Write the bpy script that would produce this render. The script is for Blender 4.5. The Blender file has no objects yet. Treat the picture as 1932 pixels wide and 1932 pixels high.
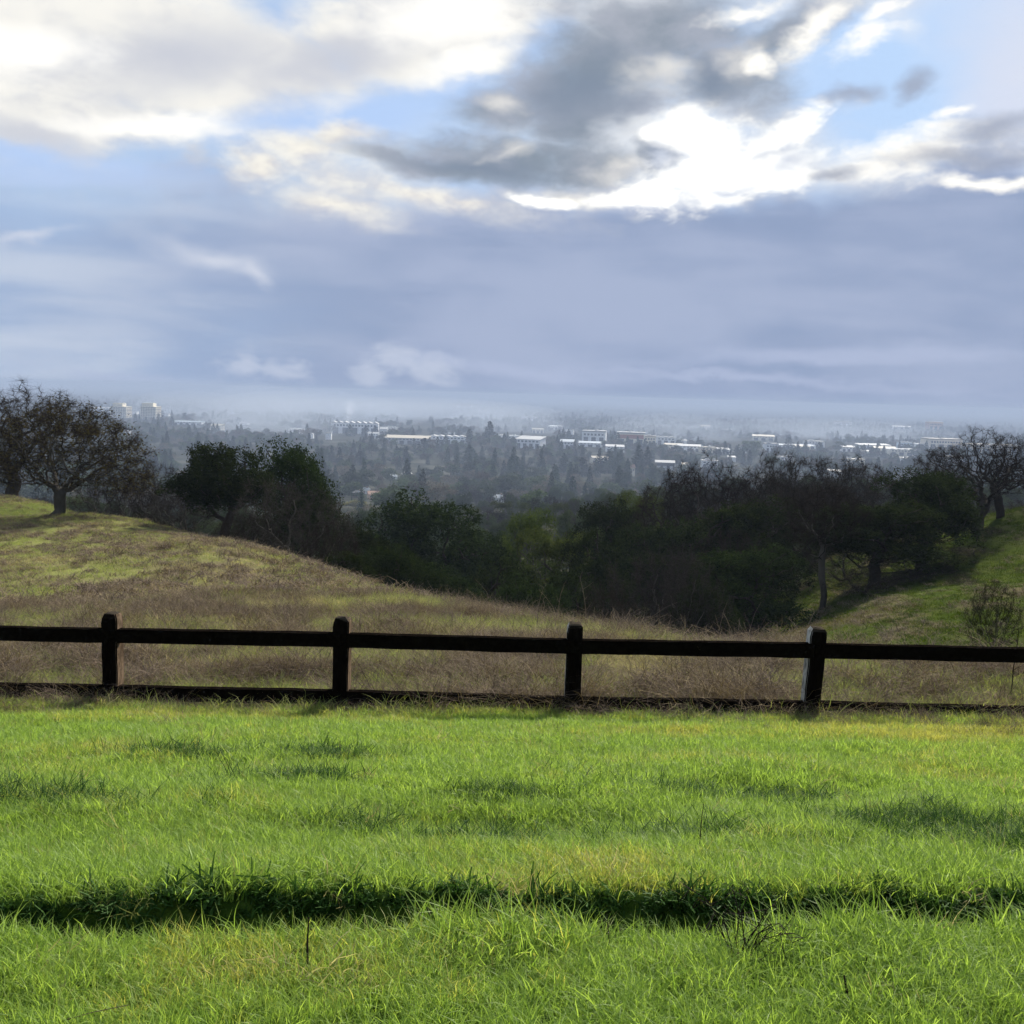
import bpy, bmesh, math, random
import numpy as np
from mathutils import Vector, Matrix

scene = bpy.context.scene
COL = scene.collection
R = math.radians

# ------------------------------------------------------------------ camera
EYE = Vector((0.0, 0.0, 70.0))
PITCH, ROLL = R(6.1), R(1.7)
FPX = 2071.0                       # focal length when the picture is 1932 wide
FWD = Vector((0, math.cos(PITCH), -math.sin(PITCH)))
_r0 = Vector((1, 0, 0)); _u0 = _r0.cross(FWD)
RIGHT = (_r0 * math.cos(ROLL) + _u0 * math.sin(ROLL)).normalized()
UP = RIGHT.cross(FWD).normalized()
cam_data = bpy.data.cameras.new('camera')
cam = bpy.data.objects.new('camera', cam_data); COL.objects.link(cam)
cam_data.sensor_width = 36.0
cam_data.lens = 36.0 * FPX / 1932.0
cam_data.clip_start = 0.1
cam_data.clip_end = 60000
cam.matrix_world = Matrix(((RIGHT.x, UP.x, -FWD.x, EYE.x), (RIGHT.y, UP.y, -FWD.y, EYE.y),
                           (RIGHT.z, UP.z, -FWD.z, EYE.z), (0, 0, 0, 1)))
scene.camera = cam


def ray(u, v):
    return (RIGHT * ((u - 966) / FPX) - UP * ((v - 966) / FPX) + FWD).normalized()


def at(u, v, Y):
    """point of the place seen along a sight line, Y metres out over the ground"""
    d = ray(u, v)
    return EYE + d * (Y / d.y)


# ------------------------------------------------------------------ render settings
EXPOSURE = 1.15
scene.render.engine = 'CYCLES'
cy = scene.cycles
cy.use_denoising = True
cy.use_adaptive_sampling = True
cy.adaptive_threshold = 0.012
cy.max_bounces = 4; cy.diffuse_bounces = 2; cy.glossy_bounces = 1
cy.adaptive_min_samples = 8
cy.transmission_bounces = 2; cy.volume_bounces = 1; cy.transparent_max_bounces = 8
cy.sample_clamp_indirect = 6.0
cy.caustics_reflective = False; cy.caustics_refractive = False
vs = scene.view_settings
scene.display_settings.display_device = 'sRGB'
vs.view_transform = 'Standard'; vs.look = 'None'; vs.exposure = EXPOSURE; vs.gamma = 1.0
vs.use_curve_mapping = False

# ------------------------------------------------------------------ node helper


class NT:
    """short-hand for building a node tree"""

    def __init__(s, tree):
        s.t = tree; s.n = tree.nodes; s.l = tree.links
        s.n.clear()

    def new(s, typ, **kw):
        nd = s.n.new(typ)
        for k, v in kw.items():
            setattr(nd, k, v)
        return nd

    def put(s, sock, val):
        if val is None:
            return
        if isinstance(val, bpy.types.NodeSocket):
            s.l.new(val, sock)
        else:
            if sock.type == 'RGBA' and len(val) == 3:
                val = (*val, 1)
            sock.default_value = val

    def math(s, op, a, b=None, c=None, clamp=False):
        nd = s.new('ShaderNodeMath', operation=op, use_clamp=clamp)
        s.put(nd.inputs[0], a); s.put(nd.inputs[1], b)
        if c is not None:
            s.put(nd.inputs[2], c)
        return nd.outputs[0]

    def vmath(s, op, a, b=None, out=0):
        nd = s.new('ShaderNodeVectorMath', operation=op)
        s.put(nd.inputs[0], a); s.put(nd.inputs[1], b)
        return nd.outputs[out]

    def mix(s, f, a, b, blend='MIX'):
        nd = s.new('ShaderNodeMix', data_type='RGBA', blend_type=blend)
        s.put(nd.inputs[0], f); s.put(nd.inputs[6], a); s.put(nd.inputs[7], b)
        return nd.outputs[2]

    def noise(s, vec, scale, detail=4, rough=0.5, dist=0.0, lac=2.0, color=False, norm=True):
        nd = s.new('ShaderNodeTexNoise')
        s.put(nd.inputs['Vector'], vec)
        nd.inputs['Scale'].default_value = scale; nd.inputs['Detail'].default_value = detail
        nd.inputs['Roughness'].default_value = rough; nd.inputs['Distortion'].default_value = dist
        nd.inputs['Lacunarity'].default_value = lac
        return nd.outputs[1 if color else 0]

    def step(s, x, lo, hi, a=0.0, b=1.0):
        nd = s.new('ShaderNodeMapRange', interpolation_type='SMOOTHSTEP')
        s.put(nd.inputs[0], x)
        for i, q in enumerate((lo, hi, a, b)):
            s.put(nd.inputs[1 + i], q)
        return nd.outputs[0]

    def lin(s, x, lo, hi, a=0.0, b=1.0):
        nd = s.new('ShaderNodeMapRange')
        s.put(nd.inputs[0], x)
        for i, q in enumerate((lo, hi, a, b)):
            s.put(nd.inputs[1 + i], q)
        return nd.outputs[0]

    def mapping(s, vec, loc=(0, 0, 0), rot=(0, 0, 0), scale=(1, 1, 1), typ='POINT'):
        nd = s.new('ShaderNodeMapping', vector_type=typ)
        s.put(nd.inputs[0], vec)
        nd.inputs['Location'].default_value = loc; nd.inputs['Rotation'].default_value = rot
        nd.inputs['Scale'].default_value = scale
        return nd.outputs[0]


def srgb(r, g, b, k=1.0):
    f = lambda c: (c / 255 / 12.92 if c <= 10 else ((c / 255 + .055) / 1.055) ** 2.4) * k
    return (f(r), f(g), f(b))


# ------------------------------------------------------------------ sun and sky
SUN_EL, SUN_AZ = R(37), R(24)        # ahead of the camera, a little to its right, behind thin cloud
sun_data = bpy.data.lights.new('sun', 'SUN')
sun_data.energy = 5.0; sun_data.angle = R(4.0); sun_data.color = (1.0, 0.93, 0.82)
sun = bpy.data.objects.new('sun', sun_data); COL.objects.link(sun)
sun_dir = Vector((math.sin(SUN_AZ) * math.cos(SUN_EL), math.cos(SUN_AZ) * math.cos(SUN_EL), math.sin(SUN_EL)))
sun.rotation_euler = (-sun_dir).to_track_quat('-Z', 'Y').to_euler()
sun.location = (0, 0, 120)
world = bpy.data.worlds.new("World"); scene.world = world
world.use_nodes = True
W = NT(world.node_tree)
gen = W.new('ShaderNodeTexCoord').outputs['Generated']
dirn = W.vmath('NORMALIZE', gen)
sep = W.new('ShaderNodeSeparateXYZ'); W.put(sep.inputs[0], dirn)
az = W.math('ARCTAN2', sep.outputs[0], sep.outputs[1])
el = W.math('ARCSINE', sep.outputs[2])
comb = W.new('ShaderNodeCombineXYZ')
W.put(comb.inputs[0], W.math('MULTIPLY', az, 10.0)); W.put(comb.inputs[1], W.math('MULTIPLY', el, 10.0))
SKYP = comb.outputs[0]                                     # (bearing, elevation) in tenths of a radian
st = W.vmath('MULTIPLY', dirn, (1.0, 1.0, 1.9))            # clouds lie flatter than they are wide
n_big = W.noise(st, 5.0, 7, 0.52, 0.15)
n_mid = W.noise(W.vmath('ADD', st, (3.1, 1.7, 0.4)), 13.0, 7, 0.55, 0.2)
n_fine = W.noise(W.vmath('ADD', st, (7.7, 4.2, 1.9)), 34.0, 6, 0.58, 0.25)
n_mf = W.math('MULTIPLY_ADD', n_fine, .4, W.math('MULTIPLY', n_mid, .6))
flat = W.vmath('MULTIPLY', dirn, (1.0, 1.0, 6.0))
n_str = W.noise(flat, 4.5, 6, 0.5, 0.3)                    # stratus streaks
wob = W.new('ShaderNodeCombineXYZ')
W.put(wob.inputs[0], W.math('MULTIPLY_ADD', W.noise(st, 9.0, 5, 0.55), 0.9, -.45))
W.put(wob.inputs[1], W.math('MULTIPLY_ADD', W.noise(W.vmath('ADD', st, (5.5, 2.5, 8.5)), 9.0, 5, 0.55), .55, -.275))
warp = wob.outputs[0]
SKYW = W.vmath('ADD', SKYP, warp)


def blob(u, v, ru, rv, rot=0.0, vec=None):
    d = ray(u, v)
    a, e = math.atan2(d.x, d.y) * 10, math.asin(d.z) * 10
    m = W.mapping(SKYW if vec is None else vec, (a, e, 0), (0, 0, -R(rot) - ROLL), (ru / 207, rv / 207, 1), 'TEXTURE')
    return W.math('SUBTRACT', 1.0, W.vmath('LENGTH', m, None, 1))


SKYV = W.vmath('ADD', SKYP, W.vmath('MULTIPLY', warp, (.45, .45, 0)))


def union(items, vec=None):
    f = None
    for b in items:
        x = blob(*b, vec=vec)
        f = x if f is None else W.math('MAXIMUM', f, x)
    return f


def lay(base, field, noise, amp, lo, hi, color, k=1.0):
    x = W.math('ADD', field, W.math('MULTIPLY', W.math('SUBTRACT', noise, 0.5), amp))
    return over(base, W.step(x, lo, hi, 0.0, k), color)


def over(base, m, color):
    s = W.new('ShaderNodeMixShader')
    W.l.new(m, s.inputs[0]); W.l.new(base, s.inputs[1]); W.l.new(glowing(color), s.inputs[2])
    return s.outputs[0]


def glowing(color):
    b = W.new('ShaderNodeBackground'); b.inputs[1].default_value = 2.0 ** -EXPOSURE
    W.put(b.inputs[0], color)
    return b.outputs[0]


nish = W.new('ShaderNodeTexSky', sky_type='NISHITA', sun_disc=False)
nish.sun_elevation = SUN_EL; nish.sun_rotation = SUN_AZ
nish.altitude = 70; nish.air_density = 1.0; nish.dust_density = 1.2; nish.ozone_density = 1.5
blue = W.mix(1.0, nish.outputs[0], (0.085, 0.085, 0.085), 'MULTIPLY')
blue = W.mix(0.72, blue, W.mix(W.lin(n_big, .35, .65), srgb(176, 206, 250), srgb(206, 230, 255)))
# thin veil and broken cloud over the whole sky
white = W.mix(W.lin(n_mid, .3, .7), srgb(214, 218, 228), srgb(255, 252, 246, 1.1))
sky = W.mix(W.step(n_big, .44, .62, 0, .75), blue, white)
sky = W.mix(W.step(n_mid, .56, .72, 0, .7), sky, srgb(176, 184, 204))
sky = glowing(sky)
# the clear blue stretches
sky = lay(sky, union([(640, 225, 280, 60, -8), (790, 130, 150, 70, 0), (1640, 170, 230, 140, 10), (1000, 75, 110, 45, 0),
                      (130, 310, 240, 45, 0), (1840, 60, 130, 150, 0)]),
          n_mid, .8, -.1, .6, W.mix(W.lin(az, -.2, .4), srgb(184, 210, 250), srgb(192, 220, 255)))
sky = lay(sky, blob(1960, 120, 200, 380), n_big, .3, -.1, .9, srgb(220, 226, 243), .9)
# soft white sheet, upper part
soft_white = W.mix(W.step(n_mid, .33, .66), srgb(216, 218, 224), srgb(250, 248, 242))
sky = lay(sky, union([(150, 80, 430, 170, -5), (430, 140, 400, 105, -12), (100, 215, 300, 55, -4), (760, 55, 300, 105, -14)]),
          n_mid, .9, -.1, .55, soft_white)
sky = lay(sky, union([(330, 110, 260, 80, -12), (620, 120, 220, 55, -18), (60, 250, 180, 36, 0)]),
          n_mid, 1.2, -.05, 1.0, srgb(202, 206, 218), .8)
sky = lay(sky, union([(830, 30, 200, 62, -10), (870, 110, 110, 34, -22), (80, 110, 130, 50, -10), (300, 235, 200, 24, -4)]),
          n_mid, .9, -.1, .8, srgb(255, 253, 248, 1.1))
# lavender bank that fills the lower sky
bank_col = W.mix(W.step(W.math('MULTIPLY_ADD', n_big, .6, W.math('MULTIPLY', n_str, .5)), .42, .68), srgb(148, 165, 197), srgb(169, 182, 210))
pale = W.mix(W.step(n_str, .34, .64), srgb(162, 182, 214), srgb(194, 206, 226))
bank_col = W.mix(W.step(W.math('MULTIPLY_ADD', n_big, .35, az), .1, -.3), bank_col, pale)
edge = W.math('MULTIPLY_ADD', W.math('SUBTRACT', W.noise(W.vmath('MULTIPLY', dirn, (1, 1, .3)), 6.0, 4, .5), .5), .11, W.math('MULTIPLY_ADD', az, .035, .176))
bank_x = W.math('SUBTRACT', edge, el)
bank_x = W.math('MULTIPLY_ADD', W.math('SUBTRACT', n_mid, .5), .05, bank_x)
bank_x = W.math('MULTIPLY', bank_x, W.lin(az, -.35, .15, .35, 1.0))
sky = over(sky, W.step(bank_x, -.018, .022), bank_col)
# cream cloud rows along its upper edge
cream = W.mix(W.step(n_fine, .3, .66), srgb(222, 219, 219), srgb(252, 248, 238))
sky = lay(sky, union([(560, 292, 165, 46, -3), (640, 268, 95, 28, -15), (470, 318, 80, 34, 0)]), n_mf, 1.4, -.16, 1.0, cream)
sky = lay(sky, union([(780, 366, 340, 40, 4), (890, 382, 150, 32, 0), (620, 390, 170, 40, 10), (1060, 360, 160, 34, -6)]),
          n_mf, 1.5, -.16, 1.1, cream)
sky = lay(sky, union([(70, 455, 120, 14, -8), (390, 482, 140, 26, 8), (470, 510, 70, 24, 25)]),
          n_mid, 1.0, -.1, 1.2, srgb(214, 220, 234), .8)
# the grey cumulus
grey = W.mix(W.step(n_mid, .32, .68), srgb(134, 147, 162), srgb(172, 178, 192))
sky = lay(sky, union([(1120, 140, 215, 135, -10), (1250, 60, 280, 105, 0), (1390, 130, 160, 80, 10), (960, 200, 150, 62, -12),
                      (1090, 225, 160, 75, -20), (950, 292, 290, 56, -3), (830, 312, 240, 30, 2), (1090, 300, 160, 56, 0),
                      (1240, 300, 70, 46, 0), (1490, 60, 160, 50, -20)]), n_mf, 1.6, -.1, .75, grey, .95)
sky = lay(sky, union([(1120, 170, 150, 95, -10), (1340, 160, 100, 55, 10), (910, 308, 210, 26, 0), (1240, 300, 46, 30, 0)]),
          n_mid, 1.0, -.1, 1.0, srgb(132, 146, 166), .9)
sky = lay(sky, union([(1250, 145, 90, 44, 0), (1420, 112, 70, 46, -20), (950, 275, 70, 16, -20), (1150, 305, 90, 26, 0), (960, 185, 70, 26, 0)]),
          n_fine, 1.4, -.1, 1.4, srgb(238, 236, 232), .85)
# the overexposed break and its bright scraps
rim = [(1365, 325, 225, 80, -6), (1345, 275, 135, 75, 0), (1470, 245, 165, 46, -28), (1200, 358, 180, 40, -4)]
sky = lay(sky, union(rim), n_mf, 1.5, -.1, .95, W.mix(W.step(n_fine, .35, .62), srgb(208, 213, 226), srgb(246, 244, 240)), .85)
glow = srgb(255, 254, 250, 1.3)
sky = lay(sky, union([(1365, 325, 185, 60, -6), (1345, 275, 110, 60, 0), (1465, 245, 140, 30, -28), (1215, 358, 130, 26, -4),
                      (1030, 368, 60, 18, 0), (1270, 255, 50, 40, 0)]), n_fine, 1.5, -.08, .75, glow)
sky = lay(sky, union([(1470, 300, 50, 22, -20), (1250, 300, 50, 32, 0), (1380, 352, 60, 12, 0)]), n_fine, 1.5, .0, 1.2, srgb(196, 206, 226), .8)
sky = lay(sky, union([(1720, 290, 180, 44, -8), (1640, 325, 130, 32, 0), (1800, 222, 70, 14, -15), (1840, 345, 150, 18, 0),
                      (1550, 50, 80, 38, -35), (1665, 75, 70, 26, -15), (1445, 115, 36, 30, 0),
                      (1690, 28, 70, 18, -30), (1415, 20, 70, 16, -10)]),
          n_fine, 1.5, -.1, .95, srgb(255, 252, 245, 1.15))
sky = lay(sky, union([(1800, 300, 170, 30, -3), (1890, 250, 130, 36, -8), (1550, 330, 80, 20, 0), (1600, 172, 60, 28, 0), (1700, 180, 50, 28, -30)]),
          n_mid, 1.2, -.08, 1.0, srgb(160, 168, 186), .8)
# pale puffs and a long pale streak low over the plain
sky = lay(sky, union([(450, 690, 56, 40, 0), (525, 695, 56, 30, 0), (700, 705, 60, 30, 0), (740, 685, 44, 40, 0), (815, 705, 60, 28, 0)], vec=SKYV),
          n_fine, 2.6, -.15, .9, srgb(200, 209, 228), .7)
sky = lay(sky, union([(1560, 672, 420, 24, -6), (1750, 655, 200, 22, -4), (980, 705, 280, 18, 0), (200, 718, 300, 16, 0), (1400, 720, 500, 14, 0)]),
          n_str, 1.2, -.1, 1.0, srgb(178, 190, 218), .8)
out = W.new('ShaderNodeOutputWorld'); W.l.new(sky, out.inputs[0])
world.cycles.sampling_method = 'MANUAL'; world.cycles.sample_map_resolution = 1024
# ------------------------------------------------------------------ noise and terrain
def _hash(i, j, seed):
    h = (i.astype(np.int64) * 374761393 + j.astype(np.int64) * 668265263 + seed * 1442695041) & 0x7fffffff
    h = ((h ^ (h >> 13)) * 1274126177) & 0x7fffffff
    return ((h ^ (h >> 16)) & 0xffff) / 65535.0


def vnoise(x, y, seed=0):
    i = np.floor(x).astype(np.int64); j = np.floor(y).astype(np.int64)
    fx = x - i; fy = y - j
    fx = fx * fx * (3 - 2 * fx); fy = fy * fy * (3 - 2 * fy)
    a = _hash(i, j, seed); b = _hash(i + 1, j, seed); c = _hash(i, j + 1, seed); d = _hash(i + 1, j + 1, seed)
    return (a * (1 - fx) + b * fx) * (1 - fy) + (c * (1 - fx) + d * fx) * fy


def fbm(x, y, oct=4, seed=0, gain=.5):
    x = np.asarray(x, float); y = np.asarray(y, float)
    t = 0; amp = 1; n = 0
    for k in range(oct):
        t = t + amp * vnoise(x * 2 ** k + 17.3 * k, y * 2 ** k - 9.1 * k, seed + k); n += amp; amp *= gain
    return t / n


def sstep(x, a, b):
    t = np.clip((x - a) / (b - a), 0, 1)
    return t * t * (3 - 2 * t)


_seen = [  # a point of the ground on a sight line, and how far out it lies
    (966, 1932, 2.62), (0, 1932, 2.55), (1932, 1932, 2.7), (-300, 1932, 2.5), (2232, 1932, 2.8),
    (966, 1690, 3.85), (0, 1706, 3.6), (1932, 1668, 4.15),
    (966, 1500, 5.7), (0, 1492, 5.6), (1932, 1506, 5.85),
    (-250, 1322, 11.8), (210, 1332, 11.7), (642, 1345, 11.6), (1083, 1352, 11.5), (1530, 1366, 11.4), (2150, 1376, 11.2),
    (1300, 1262, 15), (1932, 1285, 13.5), (700, 1235, 17), (1300, 1225, 18),
    (400, 1150, 22), (95, 1150, 25), (95, 1060, 42), (350, 1065, 38), (600, 1130, 26), (95, 985, 80), (95, 1012, 60), (0, 1008, 62), (0, 1072, 42), (-300, 1000, 64), (-300, 1075, 42), (250, 1030, 50), (250, 1002, 63), (330, 1022, 55), (330, 996, 68), (0, 976, 80), (-300, 968, 85), (60, 958, 96), (0, 1150, 24), (200, 1080, 38), (480, 1095, 34),
    (-300, 945, 112), (0, 948, 100), (120, 957, 92), (250, 978, 78), (170, 966, 88), (400, 1012, 60), (480, 1030, 53), (560, 1055, 46), (640, 1082, 41),
    (700, 1103, 37), (780, 1128, 33), (900, 1155, 27), (1000, 1174, 24), (1100, 1187, 21.5), (1200, 1202, 20), (1500, 1228, 17.5), (1932, 1250, 16),
    (1440, 1200, 62), (1600, 1100, 75), (1565, 1140, 70), (1700, 1190, 52), (1850, 1190, 45), (1895, 1218, 40), (1932, 1100, 62),
    (1860, 1000, 88), (1800, 1080, 75), (1932, 958, 92), (1750, 1100, 70), (1540, 1060, 95), (2100, 930, 95), (2100, 1100, 60)]
_rel = [  # ground out of sight: x, y, height against the eye
    (0, 0, -1.56), (-6, 0, -1.6), (6, 0, -1.5), (0, -20, -1.2), (-60, -20, -1.5), (60, -20, -1), (-150, 0, -4), (150, 0, -1), (-60, 20, -4.2), (60, 25, -5),
    (-62, 130, -18), (-30, 90, -17.5), (-12, 70, -17), (-2, 52, -15.5), (5, 43, -14.5), (9.5, 36, -12.8), (14.5, 29, -9.6), (-45, 105, -17.5), (-95, 130, -16),
    (0, 135, -26), (-45, 155, -28), (45, 160, -25), (35, 118, -18), (50, 120, -15), (75, 115, -9), (0, 90, -22), (15, 70, -17.5), (22, 85, -16), (-22, 110, -23),
    (0, 260, -41), (-120, 260, -41), (120, 260, -36), (-160, 120, -17), (160, 120, -5), (-20, 420, -55), (-200, 420, -57), (60, 400, -43), (130, 400, -37), (220, 420, -36), (60, 250, -36), (100, 620, -58), (-60, 620, -64), (250, 620, -56), (110, 60, -5),
    (-120, 60, -10), (-300, 250, -40), (300, 250, -38)]
_P = np.array([tuple(at(*s) - EYE) for s in _seen] + _rel)


def _tps(r):
    return np.where(r > 1e-9, r * r * np.log(np.maximum(r, 1e-9)), 0)


_S = 1 / 50.0
_xy = np.c_[np.arcsinh(_P[:, 0] / 12), np.log1p((_P[:, 1] + 24) / 14) * 2.2]     # near ground counts for more
_n = len(_P)
_K = _tps(np.linalg.norm(_xy[:, None] - _xy[None], axis=2)) + np.eye(_n) * 1.2e-2
_Q = np.c_[np.ones(_n), _xy]
_A = np.block([[_K, _Q], [_Q.T, np.zeros((3, 3))]])
_w = np.linalg.solve(_A, np.r_[_P[:, 2], 0, 0, 0])


def base_z(x, y):
    x = np.atleast_1d(np.asarray(x, float)); y = np.atleast_1d(np.asarray(y, float))
    yc = np.clip(y, -22, 800)
    q = np.c_[np.arcsinh(np.clip(x, -320, 320) / 12), np.log1p((yc + 24) / 14) * 2.2]
    z = np.empty(len(x))
    for s in range(0, len(x), 40000):
        d = _tps(np.linalg.norm(q[s:s + 40000, None] - _xy[None], axis=2))
        z[s:s + 40000] = d @ _w[:_n] + _w[_n] + q[s:s + 40000] @ _w[_n + 1:]
    far = sstep(y, 430, 800)
    ax = np.abs(x); far = np.maximum(far, sstep(ax, 330, 900) * sstep(y, -50, 200))
    plain = -67.5 + 3.0 * (fbm(x / 900, y / 900, 3, 5) - .5)
    z = z * (1 - far) + plain * far
    return z + EYE.z


def rut_line(x):
    """the edge of the mown track: how far out its lip lies at x"""
    return 3.27 + .085 * x + .17 * (fbm(x * .9 + 40, x * 0 + 3.3, 3, 9) - .5) * 2


def terrain(x, y):
    x = np.atleast_1d(np.asarray(x, float)); y = np.atleast_1d(np.asarray(y, float))
    z = base_z(x, y)
    near = 1 - sstep(y, 13, 24)
    z = z + near * (.27 * (fbm(x / 1.6, y / 1.0, 3, 21) - .5) * sstep(y, 3.9, 5) * (1 - .8 * np.exp(-((y - 11.4) / 1.3) ** 2)) + .04 * (fbm(x / .35, y / .35, 2, 22) - .5))
    z = z + (1 - near) * (1 - sstep(y, 140, 200)) * .34 * (fbm(x / 2.2, y / 2.2, 4, 23) - .5)
    t = y - rut_line(x)                                    # a worn rut, its far bank steeper
    rut = sstep(t, -.06, .08) * (1 - sstep(t, .17, .27))
    z = z - (.26 - .13 * sstep(x, .3, 2.0) + .06 * sstep(-x, .5, 1.2)) * (.75 + .5 * fbm(x * 1.7, x * 0, 2, 12)) * rut + .055 * sstep(t, .2, .3) * (1 - sstep(t, .3, 1.2)) * near
    return z


def tz(x, y):
    return float(terrain(x, y)[0])


def spaced(stops):
    o = []
    for (a, b, n) in stops:
        o += list(np.linspace(a, b, n, endpoint=False))
    return o


_yg = spaced([(-40, 2, 18), (2, 5.2, 50), (5.2, 14, 75), (14, 40, 75), (40, 120, 90), (120, 300, 50), (300, 900, 36)]) + \
    list(np.geomspace(900, 19000, 40))
_xp = spaced([(0, 9, 60), (9, 40, 60), (40, 120, 50), (120, 400, 24)]) + list(np.geomspace(400, 12000, 26))
_xg = [-v for v in _xp[:0:-1]] + _xp
GX, GY = np.meshgrid(_xg, _yg)
GZ = terrain(GX.ravel(), GY.ravel())
_nx, _ny = len(_xg), len(_yg)
_idx = np.arange(_nx * _ny).reshape(_ny, _nx)
_faces = np.stack([_idx[:-1, :-1], _idx[:-1, 1:], _idx[1:, 1:], _idx[1:, :-1]], -1).reshape(-1, 4)


def mesh_np(name, V, F, smooth=False, mat=None, attrs=None):
    """a mesh from arrays: V (n,3), F (m,3 or 4)"""
    V = np.asarray(V, np.float32); F = np.asarray(F, np.int32)
    me = bpy.data.meshes.new(name)
    me.vertices.add(len(V)); me.vertices.foreach_set('co', V.ravel())
    k = F.shape[1]
    me.loops.add(F.size); me.loops.foreach_set('vertex_index', F.ravel())
    me.polygons.add(len(F)); me.polygons.foreach_set('loop_start', np.arange(0, F.size, k, dtype=np.int32))
    if smooth:
        me.polygons.foreach_set('use_smooth', np.ones(len(F), bool))
    for an, (dom, typ, dat) in (attrs or {}).items():
        a = me.attributes.new(an, typ, dom)
        key = {'FLOAT': 'value', 'INT': 'value', 'FLOAT_VECTOR': 'vector', 'FLOAT_COLOR': 'color'}[typ]
        a.data.foreach_set(key, np.asarray(dat, np.int32 if typ == 'INT' else np.float32).ravel())
    me.update(calc_edges=True)
    if mat:
        me.materials.append(mat)
    return me


def link(name, me, parent=None, label=None, cat=None, group=None, kind=None, loc=None):
    o = bpy.data.objects.new(name, me); COL.objects.link(o)
    if parent:
        o.parent = parent
    if loc is not None:
        o.location = loc
    for k, v in (('label', label), ('category', cat), ('group', group), ('kind', kind)):
        if v:
            o[k] = v
    return o


def material(name):
    m = bpy.data.materials.new(name); m.use_nodes = True
    return m, NT(m.node_tree)


def finish(N, bsdf, vol=None):
    o = N.new('ShaderNodeOutputMaterial')
    N.l.new(bsdf, o.inputs[0])


def principled(N, color, rough=.8, spec=.3, normal=None, metal=0.0):
    b = N.new('ShaderNodeBsdfPrincipled')
    N.put(b.inputs['Base Color'], color); N.put(b.inputs['Roughness'], rough)
    N.put(b.inputs['Specular IOR Level'], spec); N.put(b.inputs['Metallic'], metal)
    if normal is not None:
        N.put(b.inputs['Normal'], normal)
    return b.outputs[0]


def bump(N, h, strength=.4, dist=.02):
    b = N.new('ShaderNodeBump'); b.inputs['Strength'].default_value = strength; b.inputs['Distance'].default_value = dist
    N.put(b.inputs['Height'], h)
    return b.outputs[0]


def pos_of(N):
    return N.new('ShaderNodeNewGeometry').outputs['Position']


def attr(N, name, typ='GEOMETRY', out=0):
    a = N.new('ShaderNodeAttribute', attribute_name=name, attribute_type=typ)
    return a.outputs[out]


# where dead brown weeds stand and where grass grows, shared by the ground colour and the plants
def brown_mask(x, y):
    m = fbm(x / 3.4 + 3, y / 4.0, 5, 31, .62)
    m = .5 * sstep(m, .38, .52) + .6 * sstep(fbm(x / 1.2, y / 1.3, 3, 33), .40, .56)
    m = m * (1 - .55 * sstep(np.asarray(y, float) - .25 * np.asarray(x, float), 24, 44)) + .4 * sstep(fbm(np.asarray(x) / 1.6, np.asarray(y) / 2.2, 4, 37), .47, .6) * sstep(np.asarray(y, float), 24, 44)
    x = np.asarray(x, float); y = np.asarray(y, float)
    m = np.clip(m + .08 * (1 - sstep(y, 17, 27)) * (1 - sstep(x, 5, 9)), 0, 1)
    green_band = np.exp(-((y - (78 - .35 * (x + 30))) / 9) ** 2) * sstep(-x, 8, 16)          # a greener strip under the brow
    m = m * (1 - .8 * green_band)
    right_hill = sstep(x, 9, 16) * sstep(y, 26, 40)
    m = m * (1 - .75 * right_hill)
    m = np.maximum(m, .55 * right_hill * sstep(fbm(x / 2.4, y / 4.5, 4, 39), .52, .66))
    lawn = 1 - sstep(y, 10.2, 11.6)
    return m * (1 - lawn)


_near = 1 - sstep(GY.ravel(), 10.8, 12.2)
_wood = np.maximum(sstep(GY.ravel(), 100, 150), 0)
_brown = brown_mask(GX.ravel(), GY.ravel())
gm, N = material('turf_and_soil')
P = pos_of(N)
n1 = N.noise(P, 1.1, 6, .6); n2 = N.noise(P, 14.0, 5, .65); n3 = N.noise(P, .02, 5, .6); n4 = N.noise(P, .12, 5, .6)
lawn = N.mix(N.step(n2, .35, .65), (.025, .05, .008), (.06, .10, .018))
meadow = N.mix(N.step(n2, .3, .7), (.10, .115, .034), (.17, .175, .06))
dead = N.mix(N.step(n2, .3, .7), (.075, .055, .038), (.135, .105, .07))
green_hill = N.mix(N.step(n1, .3, .7), (.02, .036, .005), (.042, .06, .009))  # shade over the opposite hill painted in as a darker green
c = N.mix(attr(N, 'brown', out=2), N.mix(attr(N, 'hill', out=2), meadow, green_hill), dead)
c = N.mix(attr(N, 'lawn', out=2), c, lawn)
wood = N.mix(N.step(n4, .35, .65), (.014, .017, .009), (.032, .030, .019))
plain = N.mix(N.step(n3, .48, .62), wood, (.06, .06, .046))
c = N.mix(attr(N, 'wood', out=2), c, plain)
finish(N, principled(N, c, .95, .0, bump(N, n2, .5, .03)))
_hill = np.maximum(sstep(GX.ravel(), 9, 16) * sstep(GY.ravel(), 26, 40), .8 * np.exp(-((GY.ravel() - (78 - .35 * (GX.ravel() + 30))) / 9) ** 2))
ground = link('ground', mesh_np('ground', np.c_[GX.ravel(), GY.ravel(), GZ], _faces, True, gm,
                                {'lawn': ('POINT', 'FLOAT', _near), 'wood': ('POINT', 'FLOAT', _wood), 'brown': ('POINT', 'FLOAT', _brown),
                                 'hill': ('POINT', 'FLOAT', np.clip(_hill, 0, 1))}), kind='structure')
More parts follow.
